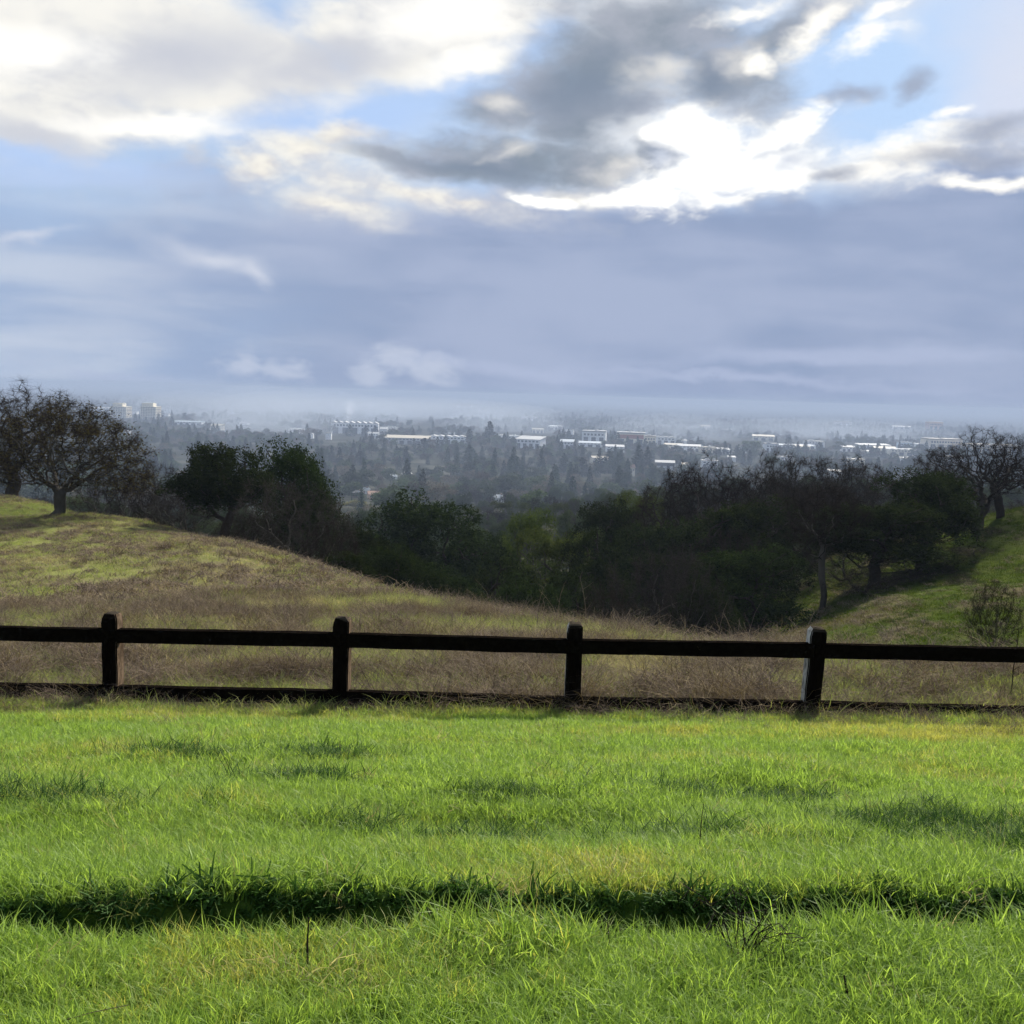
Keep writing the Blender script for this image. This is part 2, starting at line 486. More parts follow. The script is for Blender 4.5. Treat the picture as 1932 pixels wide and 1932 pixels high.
# ------------------------------------------------------------------ fence of dark timbers
wm, N = material('creosoted_timber')
tc = N.new('ShaderNodeTexCoord').outputs['Object']
grain = N.noise(N.mapping(tc, scale=(1, 1, 1)), 22, 6, .6, 1.0)
wearn = N.noise(tc, 6, 5, .6)
c = N.mix(N.step(grain, .35, .7), (.0025, .002, .0017), (.007, .0055, .0042))
c = N.mix(N.step(wearn, .68, .8, 0, .4), c, (.012, .009, .006))
finish(N, principled(N, c, .95, .0, bump(N, grain, .6, .006)))
pm, N = material('side_lit_post_timber')
tc = N.new('ShaderNodeTexCoord').outputs['Object']
st_ = N.mapping(tc, scale=(1, 1, .12))
grain = N.noise(st_, 60, 6, .6, .6)
patch = N.noise(tc, 7, 5, .6)
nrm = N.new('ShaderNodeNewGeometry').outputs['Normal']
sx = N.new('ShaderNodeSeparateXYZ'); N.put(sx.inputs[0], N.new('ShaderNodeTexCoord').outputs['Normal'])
side = N.step(N.math('ABSOLUTE', sx.outputs[0]), .6, .9)           # light on the side faces is painted in as paler wood
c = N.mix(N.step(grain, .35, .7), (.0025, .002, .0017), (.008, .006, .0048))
bare = N.mix(N.step(grain, .3, .7), (.08, .055, .035), (.22, .16, .11))  # brown of the lit sides, light painted into the timber colour
lit_grey = N.mix(N.step(grain, .3, .7), (.26, .255, .24), (.5, .49, .46))
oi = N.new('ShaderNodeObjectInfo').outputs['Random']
c = N.mix(N.math('MULTIPLY', side, N.step(patch, .3, .6, .35, 1)), c, N.mix(N.step(sx.outputs[0], -.1, .1), lit_grey, bare))
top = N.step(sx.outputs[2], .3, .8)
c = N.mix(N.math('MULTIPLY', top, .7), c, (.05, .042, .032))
finish(N, principled(N, c, .95, .0, bump(N, grain, .7, .006)))


def timber(bm_len, h, d, seed, chamfer=.012, mat=None, name='rail'):
    """a sawn timber along x with softened, slightly uneven edges"""
    rnd = random.Random(seed)
    bm = bmesh.new()
    ns = max(3, int(bm_len / .25))
    prof = [(-d / 2, -h / 2), (d / 2, -h / 2), (d / 2, h / 2), (-d / 2, h / 2)]
    rings = []
    for i in range(ns + 1):
        x = -bm_len / 2 + bm_len * i / ns
        rings.append([bm.verts.new((x, p[0] + rnd.uniform(-.003, .003), p[1] + rnd.uniform(-.004, .004))) for p in prof])
    for a, b in zip(rings, rings[1:]):
        for k in range(4):
            bm.faces.new((a[k], a[(k + 1) % 4], b[(k + 1) % 4], b[k]))
    bm.faces.new(rings[0][::-1]); bm.faces.new(rings[-1])
    bmesh.ops.recalc_face_normals(bm, faces=bm.faces)
    le = [e for e in bm.edges if abs(e.verts[0].co.x - e.verts[1].co.x) > .01]
    bmesh.ops.bevel(bm, geom=le, offset=chamfer, segments=2, affect='EDGES')
    me = bpy.data.meshes.new(name); bm.to_mesh(me); bm.free(); me.materials.append(mat)
    return me


def post_mesh(w, d, h, seed):
    rnd = random.Random(seed)
    bm = bmesh.new()
    zs = [-.35, 0, .2, .4, .6, h - .10, h - .045, h - .012, h]
    ins = [0, 0, 0, 0, 0, 0, .006, .022, .05]
    rings = []
    for z, i in zip(zs, ins):
        r = []
        for sx_, sy_ in ((-1, -1), (1, -1), (1, 1), (-1, 1)):
            r.append(bm.verts.new((sx_ * (w / 2 - i) + rnd.uniform(-.004, .004), sy_ * (d / 2 - i) + rnd.uniform(-.004, .004),
                                   z + (rnd.uniform(-.01, .01) if z > h - .05 else 0))))
        rings.append(r)
    for a, b in zip(rings, rings[1:]):
        for k in range(4):
            bm.faces.new((a[k], a[(k + 1) % 4], b[(k + 1) % 4], b[k]))
    bm.faces.new(rings[-1])
    bmesh.ops.recalc_face_normals(bm, faces=bm.faces)
    le = [e for e in bm.edges if abs(e.verts[0].co.z - e.verts[1].co.z) > .03]
    bmesh.ops.bevel(bm, geom=le, offset=.012, segments=2, affect='EDGES')
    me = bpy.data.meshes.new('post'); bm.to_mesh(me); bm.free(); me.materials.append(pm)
    return me


_post_px = [(-218, 1147), (212, 1155), (646, 1163), (1085, 1175), (1536, 1182), (1990, 1192)]
_post_Y = [11.75, 11.68, 11.60, 11.52, 11.42, 11.30]
_lean = [.5, .6, .3, .3, 4.0, 1.0]
tops = [at(u, v, Y) for (u, v), Y in zip(_post_px, _post_Y)]
tops.insert(0, tops[0] * 2 - tops[1]); _lean.insert(0, -.6)
tops.append(tops[-1] * 2 - tops[-2]); _lean.append(.8)
fdir = (tops[-1] - tops[0]); fang = math.atan2(fdir.y, fdir.x)
fence = bpy.data.objects.new('fence', None); COL.objects.link(fence)
fmid = tops[3]
fence.location = (fmid.x, fmid.y, tz(fmid.x, fmid.y)); fence['category'] = 'fence'
fence['label'] = 'low black timber post and rail fence crossing the whole grassy slope'
inv = Vector(fence.location)
PW, PD = .172, .19
bases = []
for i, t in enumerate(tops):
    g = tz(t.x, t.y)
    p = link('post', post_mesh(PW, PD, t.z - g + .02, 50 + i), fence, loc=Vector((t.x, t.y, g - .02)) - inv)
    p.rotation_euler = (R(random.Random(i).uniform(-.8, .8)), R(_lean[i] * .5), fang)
    if i == 5:
        p['label'] = 'leaning post with a lit side painted pale grey'
    bases.append(g)
nrm_f = Vector((math.sin(fang), -math.cos(fang), 0))
for i in range(len(tops) - 1):
    a, b = tops[i], tops[i + 1]
    for k, (dz, hh) in enumerate(((-.243, .148), (-.873, .15))):
        za, zb = a.z + dz, b.z + dz
        A = Vector((a.x, a.y, za)); B = Vector((b.x, b.y, zb))
        d = (B - A); L = d.length
        me = timber(L - .006, hh, .12, 80 + i * 2 + k, .010, wm)
        r = link('rail', me, fence)
        r.location = (A + B) / 2 + nrm_f * (PD / 2 - .045 + .004 * (i % 2)) - inv
        r.rotation_euler = (0, -math.asin(d.z / L), math.atan2(d.y, d.x))
# ------------------------------------------------------------------ grass and dead weeds
rng = np.random.default_rng(11)


def leafy_mat(name, lo, hi, trans=.45, rough=.45, spec=.35, dry=None):
    m, N = material(name)
    t = attr(N, 'tone', out=2)                               # one value per blade
    ic = attr(N, 'tint', 'INSTANCER', 2)                     # one value per tuft
    c = N.mix(t, lo, hi)
    if dry:
        c = N.mix(N.step(ic, .45, .95), c, N.mix(t, dry[0], dry[1]))
    d = principled(N, c, rough, spec)
    tr = N.new('ShaderNodeBsdfTranslucent'); N.put(tr.inputs[0], N.mix(.5, c, N.mix(1.0, c, (1.25, 1.15, .45), 'MULTIPLY')))
    ms = N.new('ShaderNodeMixShader'); ms.inputs[0].default_value = trans
    N.l.new(d, ms.inputs[1]); N.l.new(tr.outputs[0], ms.inputs[2])
    finish(N, ms.outputs[0])
    return m


def ribbons(n, rad, h0, h1, w, bend, seg=4, lean=.35, curl=0.0, seed=0, clump=1.0, tip=.08):
    """n tapering, arching blades rooted in a disc: vertices, quads, one tone per vertex"""
    g = np.random.default_rng(seed)
    a = g.uniform(0, 2 * np.pi, n); r = rad * np.sqrt(g.uniform(0, 1, n)) * clump
    root = np.c_[r * np.cos(a), r * np.sin(a), np.full(n, -.012)]
    h = g.uniform(h0, h1, n) * g.uniform(.7, 1, n)
    ba = g.uniform(0, 2 * np.pi, n); bd = g.uniform(.2, 1, n) * bend
    ln = g.uniform(0, lean, n)
    face = ba + np.pi / 2 + g.uniform(-.9, .9, n)
    wv = np.c_[np.cos(face), np.sin(face), np.zeros(n)]
    bv = np.c_[np.cos(ba), np.sin(ba), np.zeros(n)]
    V = []; tw = g.uniform(-curl, curl, (n, seg + 1)).cumsum(1)
    for k in range(seg + 1):
        t = k / seg
        out = (ln * t + bd * t * t) * h
        up = h * (t - .45 * bd * t * t * t)
        c = root + bv * out[:, None] + np.c_[np.zeros(n), np.zeros(n), up] + wv * (tw[:, k] * h)[:, None]
        ww = w * g.uniform(.8, 1.1, n) * (1 - (1 - tip) * t ** 1.6) * .5
        V += [c - wv * ww[:, None], c + wv * ww[:, None]]
    V = np.stack(V, 1)                                       # n, 2(seg+1), 3
    F = []
    for k in range(seg):
        F.append([2 * k, 2 * k + 1, 2 * k + 3, 2 * k + 2])
    F = (np.array(F)[None] + (np.arange(n) * 2 * (seg + 1))[:, None, None]).reshape(-1, 4)
    tone = np.repeat(g.uniform(0, 1, n), 2 * (seg + 1))
    return V.reshape(-1, 3), F, tone


def tuft(name, mat, **kw):
    V, F, t = ribbons(**kw)
    me = mesh_np(name, V, F, True, mat, {'tone': ('POINT', 'FLOAT', t)})
    return bpy.data.objects.new(name, me)                    # kept out of the scene: only scattered


def scatter(name, sources, pts, yaw, scl, idx, tint, tilt=None, kind='stuff', label=None, cat=None):
    n = len(pts)
    rot = np.zeros((n, 3)); rot[:, 2] = yaw
    if tilt is not None:
        rot[:, :2] = tilt
    me = mesh_np(name, pts, np.zeros((0, 3), int), attrs={
        'rot': ('POINT', 'FLOAT_VECTOR', rot), 'scl': ('POINT', 'FLOAT', scl), 'pick': ('POINT', 'INT', idx), 'tint': ('POINT', 'FLOAT', tint)})
    o = link(name, me, kind=kind, label=label, cat=cat)
    ng = bpy.data.node_groups.new(name + '_scatter', 'GeometryNodeTree')
    ng.interface.new_socket('Geometry', in_out='INPUT', socket_type='NodeSocketGeometry')
    ng.interface.new_socket('Geometry', in_out='OUTPUT', socket_type='NodeSocketGeometry')
    nd, ln = ng.nodes, ng.links
    gi = nd.new('NodeGroupInput'); go = nd.new('NodeGroupOutput')
    iop = nd.new('GeometryNodeInstanceOnPoints')
    g2i = nd.new('GeometryNodeGeometryToInstance')
    for s in reversed(sources):
        oi = nd.new('GeometryNodeObjectInfo'); oi.inputs[0].default_value = s
        ln.new(oi.outputs['Geometry'], g2i.inputs[0])

    def at_(nm, typ, out):
        a = nd.new('GeometryNodeInputNamedAttribute'); a.data_type = typ; a.inputs[0].default_value = nm
        return a.outputs[0]
    ln.new(gi.outputs[0], iop.inputs['Points']); ln.new(g2i.outputs[0], iop.inputs['Instance'])
    iop.inputs['Pick Instance'].default_value = True
    ln.new(at_('pick', 'INT', 4), iop.inputs['Instance Index'])
    e2r = nd.new('FunctionNodeEulerToRotation'); ln.new(at_('rot', 'FLOAT_VECTOR', 0), e2r.inputs[0])
    ln.new(e2r.outputs[0], iop.inputs['Rotation'])
    ln.new(at_('scl', 'FLOAT', 1), iop.inputs['Scale'])
    ln.new(iop.outputs[0], go.inputs[0])
    md = o.modifiers.new('scatter', 'NODES'); md.node_group = ng
    return o


def spread(x0, x1, y0, y1, dens, keep=None, fan=None, seed=0):
    """random points in a rectangle (or a fan widening with y), thinned by keep(x, y)"""
    g = np.random.default_rng(seed)
    n = int((x1 - x0) * (y1 - y0) * dens)
    x = g.uniform(x0, x1, n); y = g.uniform(y0, y1, n)
    ok = np.ones(n, bool)
    if fan:
        ok &= np.abs(x) < fan[0] + fan[1] * y
    x, y = x[ok], y[ok]
    if keep is not None:
        k = g.uniform(0, 1, len(x)) < keep(x, y)
        x, y = x[k], y[k]
    return x, y


green_mat = leafy_mat('grass_blades', (.115, .205, .028), (.28, .41, .078), .55, .5, .16, dry=((.24, .26, .045), (.40, .40, .10)))
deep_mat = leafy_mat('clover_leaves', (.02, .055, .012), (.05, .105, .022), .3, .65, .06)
dry_mat = leafy_mat('dead_weed_stems', (.042, .031, .025), (.175, .135, .105), .15, .9, .03, dry=((.11, .085, .05), (.24, .19, .11)))
straw_mat = leafy_mat('meadow_grass', (.11, .15, .034), (.255, .285, .092), .45, .8, .08, dry=((.23, .20, .10), (.37, .33, .19)))
hill_mat = leafy_mat('hill_grass', (.018, .034, .004), (.05, .072, .010), .4, .8, .0, dry=((.055, .06, .012), (.095, .09, .025)))  # blades darkened to carry the shade lying on the opposite hill

fine = [tuft('grass_tuft', green_mat, n=46, rad=.055, h0=.045, h1=.105, w=.0034, bend=.8, lean=.4, curl=.05, seed=s) for s in range(6)]
mid = [tuft('grass_tuft', green_mat, n=64, rad=.10, h0=.05, h1=.105, w=.0046, bend=.8, lean=.4, curl=.05, seed=20 + s) for s in range(6)]
leafy = [tuft('clover_tuft', deep_mat, n=40, rad=.07, h0=.03, h1=.075, w=.011, bend=1.3, lean=.9, seg=3, seed=40 + s, tip=.5) for s in range(4)]
deep = [tuft('dark_grass_tuft', deep_mat, n=44, rad=.07, h0=.06, h1=.12, w=.0048, bend=1.2, lean=.7, curl=.06, seed=160 + s) for s in range(4)]
weed = [tuft('weed_clump', dry_mat, n=44, rad=.20, h0=.16, h1=.40, w=.0055, bend=1.5, lean=1.1, seg=5, curl=.16, seed=60 + s, tip=.5) for s in range(5)]
straw = [tuft('straw_tuft', straw_mat, n=30, rad=.16, h0=.10, h1=.26, w=.007, bend=1.0, lean=.7, seg=4, curl=.1, seed=80 + s) for s in range(5)]
weed_far = [tuft('weed_clump', dry_mat, n=34, rad=.34, h0=.14, h1=.34, w=.017, bend=1.4, lean=1.1, seg=3, curl=.15, seed=100 + s, tip=.5) for s in range(4)]
straw_far = [tuft('straw_tuft', straw_mat, n=34, rad=.38, h0=.08, h1=.22, w=.018, bend=1.0, lean=.8, seg=3, curl=.1, seed=120 + s) for s in range(4)]
hill_far = [tuft('hill_tuft', hill_mat, n=30, rad=.5, h0=.08, h1=.24, w=.024, bend=1.0, lean=.8, seg=3, curl=.1, seed=140 + s) for s in range(4)]


vis = lambda x, y: 1.0 * (np.abs(x) < 4 + .56 * y)


def lush(x, y):
    return fbm(x / .9, y / .6, 4, 51, .55)


def put(name, sources, x, y, s0, s1, tint, seed, sfield=None, tilt=.18, dz=0.0, label=None):
    g = np.random.default_rng(seed)
    n = len(x)
    s = g.uniform(s0, s1, n)
    if sfield is not None:
        s = s * sfield
    z = terrain(x, y) + dz
    return scatter(name, sources, np.c_[x, y, z], g.uniform(0, 2 * np.pi, n), s, g.integers(0, len(sources), n), tint,
                   g.normal(0, tilt, (n, 2)), label=label)


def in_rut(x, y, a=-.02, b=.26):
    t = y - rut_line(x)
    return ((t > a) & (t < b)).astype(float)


# mown green grass between the camera and the fence
x, y = spread(-4.6, 4.6, 1.9, 5.4, 640, keep=lambda x, y: 1 - .98 * in_rut(x, y, .01, .30), fan=(1.4, .5), seed=1)
L = lush(x, y)
tint = np.clip((fbm(x / 1.3, y / 1.0, 4, 61) - .42) * 2.2 + rng.normal(0, .22, len(x)), 0, 1)
lip = np.exp(-((y - rut_line(x) + .1) / .13) ** 2) * sstep(fbm(x / .5, x * 0 + 7, 3, 55), .42, .62) * sstep(x, -1.0, -.3)
put('green_grass', fine, x, y, .75, 1.25, tint, 2, (.6 + .9 * L) * (1 + .75 * lip), label='wet green grass on the near slope')
x, y = spread(-10.5, 10.5, 5.2, 12.2, 300, keep=lambda x, y: 1 - .75 * sstep(y, 10.6, 11.6), fan=(1.6, .56), seed=3)
L = lush(x, y)
tint = np.clip((fbm(x / 1.6, y / 1.2, 4, 62) - .42) * 2.2 + .25 * sstep(y, 9, 11.5) + rng.normal(0, .22, len(x)), 0, 1)
put('green_grass', mid, x, y, .7, 1.15, tint, 4, .5 + 1.0 * L, label='green grass running down to the fence')
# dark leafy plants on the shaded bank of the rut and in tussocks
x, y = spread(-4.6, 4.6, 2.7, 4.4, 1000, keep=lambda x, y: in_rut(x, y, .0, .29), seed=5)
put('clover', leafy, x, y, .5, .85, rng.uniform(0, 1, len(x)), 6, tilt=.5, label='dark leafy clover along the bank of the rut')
_tus = [(530, 1503, 5.7, .30), (1385, 1490, 5.9, .42), (60, 1560, 5.0, .40), (850, 1605, 4.7, .35), (1750, 1590, 4.9, .5), (620, 1430, 6.9, .3), (1880, 1640, 4.5, .3),
        (930, 1515, 5.6, .2), (340, 1420, 7.0, .35), (1290, 1610, 4.7, .3)]
tx, ty = [], []
for (u, v, Y, r) in _tus:
    c = at(u, v, Y); k = int(700 * r * r)
    tx += list(rng.normal(c.x, r * .75, k)); ty += list(rng.normal(c.y, r * .28, k))
x, y = np.array(tx), np.array(ty)
put('dark_grass', deep, x, y, .8, 1.35, rng.uniform(0, 1, len(x)), 7, tilt=.3, label='dark green tussocks standing in the lit grass')
# dead weeds and straw in the meadow beyond the fence
x, y = spread(-12, 12, 11.2, 26, 80, keep=lambda x, y: brown_mask(x, y) * sstep(y, 10.8, 11.8), fan=(1.6, .56), seed=8)
put('dead_weeds', weed, x, y, .6, 1.2, rng.uniform(0, 1, len(x)), 9, np.clip(3.6 * (fbm(x / 1.1, y / .9, 3, 71) - .21), .46, 1.15) * (1 - .25 * sstep(y, 14, 24)), .3, label='brown tangled dead weeds behind the fence')
x, y = spread(-12, 12, 11.0, 26, 60, keep=lambda x, y: (1 - .75 * brown_mask(x, y)), fan=(1.6, .56), seed=10)
put('meadow_grass', straw, x, y, .7, 1.25, np.clip(fbm(x / 2, y / 3, 3, 72) * 1.6 - .4 + rng.normal(0, .2, len(x)), 0, 1), 11, label='pale yellow green grass between the dead weeds')
# a ragged line of weeds and long grass under the bottom rail
x = rng.uniform(-9, 9, 1900); _fl = lambda x: tops[3].y + (x - tops[3].x) * math.tan(fang)
y = _fl(x) + rng.normal(-.14, .13, len(x)); k = fbm(x / .8, x * 0 + 2, 3, 73) > .40
put('dead_weeds', weed, x[k], y[k], .25, .6, rng.uniform(0, .6, k.sum()), 12, label='dead brown weeds under the bottom rail')
x = rng.uniform(-9, 9, 2600); y = _fl(x) + rng.normal(-.3, .2, len(x))
put('green_grass', mid, x, y, .8, 1.45, rng.uniform(0, 1, len(x)), 13, label='long grass along the foot of the fence')
# brown scrub patches on the opposite hillside
x, y = spread(8, 70, 30, 108, 5.0, keep=lambda x, y: brown_mask(x, y) * vis(x, y), seed=33)
put('dead_weeds', weed_far, x, y, .5, 1.2, rng.uniform(0, .7, len(x)), 34, tilt=.2, label='brown scrubby weeds in patches on the opposite hillside')
# brown and straw coloured patches where the lawn thins out towards the fence
x, y = spread(-10, 10, 8.6, 11.8, 26, keep=lambda x, y: sstep(fbm(x / 1.2, y / .8, 4, 83), .46, .62) * sstep(y, 8.6, 11), seed=27)
put('dead_weeds', weed, x, y, .3, .62, rng.uniform(0, 1, len(x)), 28, tilt=.3, label='thin brown weeds in the lawn near the fence')
x, y = spread(-8, 8, 2.2, 11.5, 14, fan=(1.5, .56), seed=29)
put('dead_weeds', straw, x, y, .25, .55, rng.uniform(.5, 1, len(x)), 30, tilt=.5, label='dead straw coloured blades among the green grass')
# the farther meadow and both hillsides, one tuft standing for a wider patch
x, y = spread(-64, 30, 25, 112, 9.0, keep=lambda x, y: brown_mask(x, y) * vis(x, y) * (1 - sstep(x, 6, 12)), seed=14)
put('dead_weeds', weed_far, x, y, .55, 1.1, rng.uniform(0, 1, len(x)), 15, .6 + .7 * fbm(x / 2, y / 2, 3, 74), .2, label='brown weeds over the far meadow')
x, y = spread(-64, 30, 25, 112, 7.0, keep=lambda x, y: (1 - .7 * brown_mask(x, y)) * vis(x, y) * (1 - sstep(x, 6, 12)), seed=16)
put('meadow_grass', straw_far, x, y, .5, 1.0, np.clip(fbm(x / 5, y / 7, 3, 75) * 2 - .6 + rng.normal(0, .2, len(x)), 0, 1), 17, label='olive grass over the far meadow')
x, y = spread(6, 75, 24, 112, 5.5, keep=lambda x, y: vis(x, y) * sstep(x, 6, 13), seed=18)
put('hill_grass', hill_far, x, y, .5, 1.15, np.clip(fbm(x / 4, y / 4, 4, 76) * 2.6 - 1.0, 0, 1), 19, .5 + fbm(x / 2.2, y / 2.2, 3, 77), label='green grass on the opposite hillside')
# ------------------------------------------------------------------ trees
def bark(name, lo, hi):
    m, N = material(name)
    tc = N.new('ShaderNodeTexCoord').outputs['Object']
    n = N.noise(N.mapping(tc, scale=(1, 1, .3)), 6, 6, .65)
    l = N.noise(tc, 2.2, 5, .6)
    c = N.mix(N.step(n, .3, .7), lo, hi)
    c = N.mix(N.step(l, .6, .75, 0, .5), c, (.09, .095, .065))          # lichen
    finish(N, principled(N, c, .95, .02, bump(N, n, .6, .03)))
    return m


def leaf_mat(name, lo, hi, trans=.3, rough=.9, spec=.0, vary=.18):
    m, N = material(name)
    t = attr(N, 'tone', out=2)
    r = N.new('ShaderNodeObjectInfo').outputs['Random']
    c = N.mix(t, lo, hi)
    hs = N.new('ShaderNodeHueSaturation')
    N.put(hs.inputs['Hue'], N.lin(r, 0, 1, .485, .515)); N.put(hs.inputs['Value'], N.lin(r, 0, 1, 1 - vary, 1 + 1.6 * vary)); N.put(hs.inputs['Color'], c)
    c = hs.outputs[0]
    d = principled(N, c, rough, spec)
    tr = N.new('ShaderNodeBsdfTranslucent'); N.put(tr.inputs[0], c)
    ms = N.new('ShaderNodeMixShader'); ms.inputs[0].default_value = trans
    N.l.new(d, ms.inputs[1]); N.l.new(tr.outputs[0], ms.inputs[2])
    finish(N, ms.outputs[0])
    return m


bark_dark = bark('dark_oak_bark', (.016, .013, .011), (.045, .037, .030))
bark_grey = bark('lichened_bark', (.035, .032, .027), (.10, .09, .075))
twig_brown = leaf_mat('brown_twigs', (.010, .0075, .006), (.034, .026, .020), .05, .9, .0)
twig_grey = leaf_mat('grey_twigs', (.018, .016, .013), (.060, .053, .044), .05, .9, .0)
oak_leaf = leaf_mat('live_oak_leaves', (.004, .008, .003), (.027, .038, .010), .2)
valley_leaf = leaf_mat('valley_oak_leaves', (.014, .022, .008), (.05, .064, .02), .2)
olive_leaf = leaf_mat('olive_leaves', (.018, .027, .005), (.060, .074, .016), .32)
rust_leaf = leaf_mat('withered_leaves', (.028, .025, .008), (.075, .066, .020), .3, .8, .0)
far_green = leaf_mat('far_green_leaves', (.02, .032, .016), (.065, .08, .04), .2, .8, .0, vary=.5)
far_conifer = leaf_mat('far_conifer_needles', (.010, .019, .013), (.032, .044, .028), .15, .8, .0, vary=.5)
far_brown = leaf_mat('far_bare_crowns', (.04, .035, .028), (.11, .095, .07), .15, .9, .0, vary=.5)
far_yellow = leaf_mat('far_yellow_leaves', (.10, .11, .03), (.2, .19, .06), .35, .8, .0)


def colonise(lobes, trunk_pts, n_att, step, infl, kill, seed, jit=.35, iters=90):
    """branches that grow towards points scattered through the crown: nodes, parents"""
    g = np.random.default_rng(seed)
    A = []
    vol = np.array([a * b * c for (_, _, _, a, b, c) in lobes]); vol = vol / vol.sum()
    for (cx, cy_, cz, a, b, c), f in zip(lobes, vol):
        k = int(n_att * f) + 4
        d = g.normal(size=(k, 3)); d /= np.linalg.norm(d, axis=1)[:, None]
        r = g.uniform(.0, 1, k) ** (1 / 3.6)
        A.append(np.array([cx, cy_, cz]) + d * r[:, None] * np.array([a, b, c]))
    A = np.concatenate(A)
    nodes = [np.array(p, float) for p in trunk_pts]
    par = [-1] + list(range(len(trunk_pts) - 1))
    Nn = np.array(nodes)
    D = np.linalg.norm(A[:, None] - Nn[None], axis=2)
    best = D.argmin(1); bd = D.min(1)
    alive = np.ones(len(A), bool)
    kids = {}
    for it in range(iters):
        use = alive & (bd < infl)
        if not use.any():
            if alive.any():
                infl *= 1.4
                if infl > 1e3:
                    break
                continue
            break
        ids = best[use]; v = A[use] - np.array(nodes)[ids]
        v /= np.linalg.norm(v, axis=1)[:, None] + 1e-9
        acc = {}
        for i, w in zip(ids, v):
            if i in acc:
                acc[i] += w
            else:
                acc[i] = w.copy()
        new = []
        for i, w in acc.items():
            if kids.get(i, 0) >= 4:
                continue
            w = w / (np.linalg.norm(w) + 1e-9) + g.normal(size=3) * jit
            w /= np.linalg.norm(w) + 1e-9
            nodes.append(nodes[i] + w * step); par.append(int(i)); new.append(len(nodes) - 1); kids[i] = kids.get(i, 0) + 1
        if not new:
            break
        NN = np.array([nodes[i] for i in new])
        d2 = np.linalg.norm(A[:, None] - NN[None], axis=2)
        m = d2.min(1); b = d2.argmin(1)
        closer = m < bd
        best[closer] = np.array(new)[b[closer]]; bd = np.minimum(bd, m)
        alive &= bd > kill
    return np.array(nodes), par


def radii(nodes, par, tip, r0):
    n = len(nodes); acc = np.zeros(n); ch = [[] for _ in range(n)]
    for i in range(1, n):
        ch[par[i]].append(i)
    expo = math.log(sum(1 for c in ch if not c)) / math.log(r0 / tip)      # the pipe law that leads from this trunk to these tips
    order = np.argsort([-i for i in range(n)])
    r = np.zeros(n)
    for i in range(n - 1, -1, -1):
        r[i] = tip ** expo if not ch[i] else acc[i]
        if par[i] >= 0:
            acc[par[i]] += r[i]
    r = r ** (1 / expo)
    return np.maximum(r * (r0 / r[0]) ** 1.0, tip), ch


def tubes(nodes, par, rad, ch, keep, sides):
    """tubes along every chain whose nodes satisfy keep"""
    V, F = [], []
    cnt = 0
    starts = [0] + [c for i in range(len(nodes)) for c in sorted(ch[i], key=lambda q: -rad[q])[1:]]
    for s in starts:
        chain = ([par[s]] if par[s] >= 0 else []) + [s]
        while ch[chain[-1]]:
            chain.append(max(ch[chain[-1]], key=lambda q: rad[q]))
        rr = [rad[c] for c in chain]
        if par[s] >= 0:
            rr[0] = min(rr[0], rad[s] * 1.25)
        k = len(chain)
        lo = 0
        sel = [keep(rad[chain[q]]) for q in range(k)]
        idx = [q for q in range(k) if sel[q]]
        if not idx:
            continue
        a, b = idx[0], idx[-1]
        a = max(0, a - 1)
        pts = nodes[[chain[q] for q in range(a, b + 1)]]; rs = rr[a:b + 1]
        if len(pts) < 2:
            continue
        tan = np.gradient(pts, axis=0); tan /= np.linalg.norm(tan, axis=1)[:, None] + 1e-9
        up = np.array([.3, .9, .2]); up = up if abs(tan[0] @ up) < .9 else np.array([1., 0, 0])
        prev = None
        for q in range(len(pts)):
            u = np.cross(tan[q], up); u /= np.linalg.norm(u) + 1e-9
            w = np.cross(tan[q], u)
            ang = np.arange(sides) * 2 * np.pi / sides
            ring = pts[q] + rs[q] * (np.cos(ang)[:, None] * u + np.sin(ang)[:, None] * w)
            V.append(ring)
            if prev is not None:
                for j in range(sides):
                    F.append((prev + j, prev + (j + 1) % sides, cnt + (j + 1) % sides, cnt + j))
            prev = cnt; cnt += sides
    if not V:
        return np.zeros((0, 3)), np.zeros((0, 4), int)
    return np.concatenate(V), np.array(F)


def twigs(roots, dirs, n, l0, l1, w, seed, seg=2, crook=.5):
    """short crooked ribbons that fork off the thin branches"""
    g = np.random.default_rng(seed)
    k = len(roots) * n
    p = np.repeat(roots, n, 0); d = np.repeat(dirs, n, 0) * .6 + g.normal(size=(k, 3)) * .75
    d[:, 2] += .12
    d /= np.linalg.norm(d, axis=1)[:, None]
    L = g.uniform(l0, l1, k)
    side = np.cross(d, g.normal(size=(k, 3))); side /= np.linalg.norm(side, axis=1)[:, None] + 1e-9
    V = []
    for q in range(seg + 1):
        ww = w * (1 - .75 * q / seg) * .5
        V += [p - side * ww, p + side * ww]
        d = d + g.normal(size=(k, 3)) * crook; d /= np.linalg.norm(d, axis=1)[:, None]
        p = p + d * (L / seg)[:, None]
    V = np.stack(V, 1)
    F = np.array([[2 * q, 2 * q + 1, 2 * q + 3, 2 * q + 2] for q in range(seg)])
    F = (F[None] + (np.arange(k) * 2 * (seg + 1))[:, None, None]).reshape(-1, 4)
    return V.reshape(-1, 3), F, np.repeat(g.uniform(0, 1, k), 2 * (seg + 1))


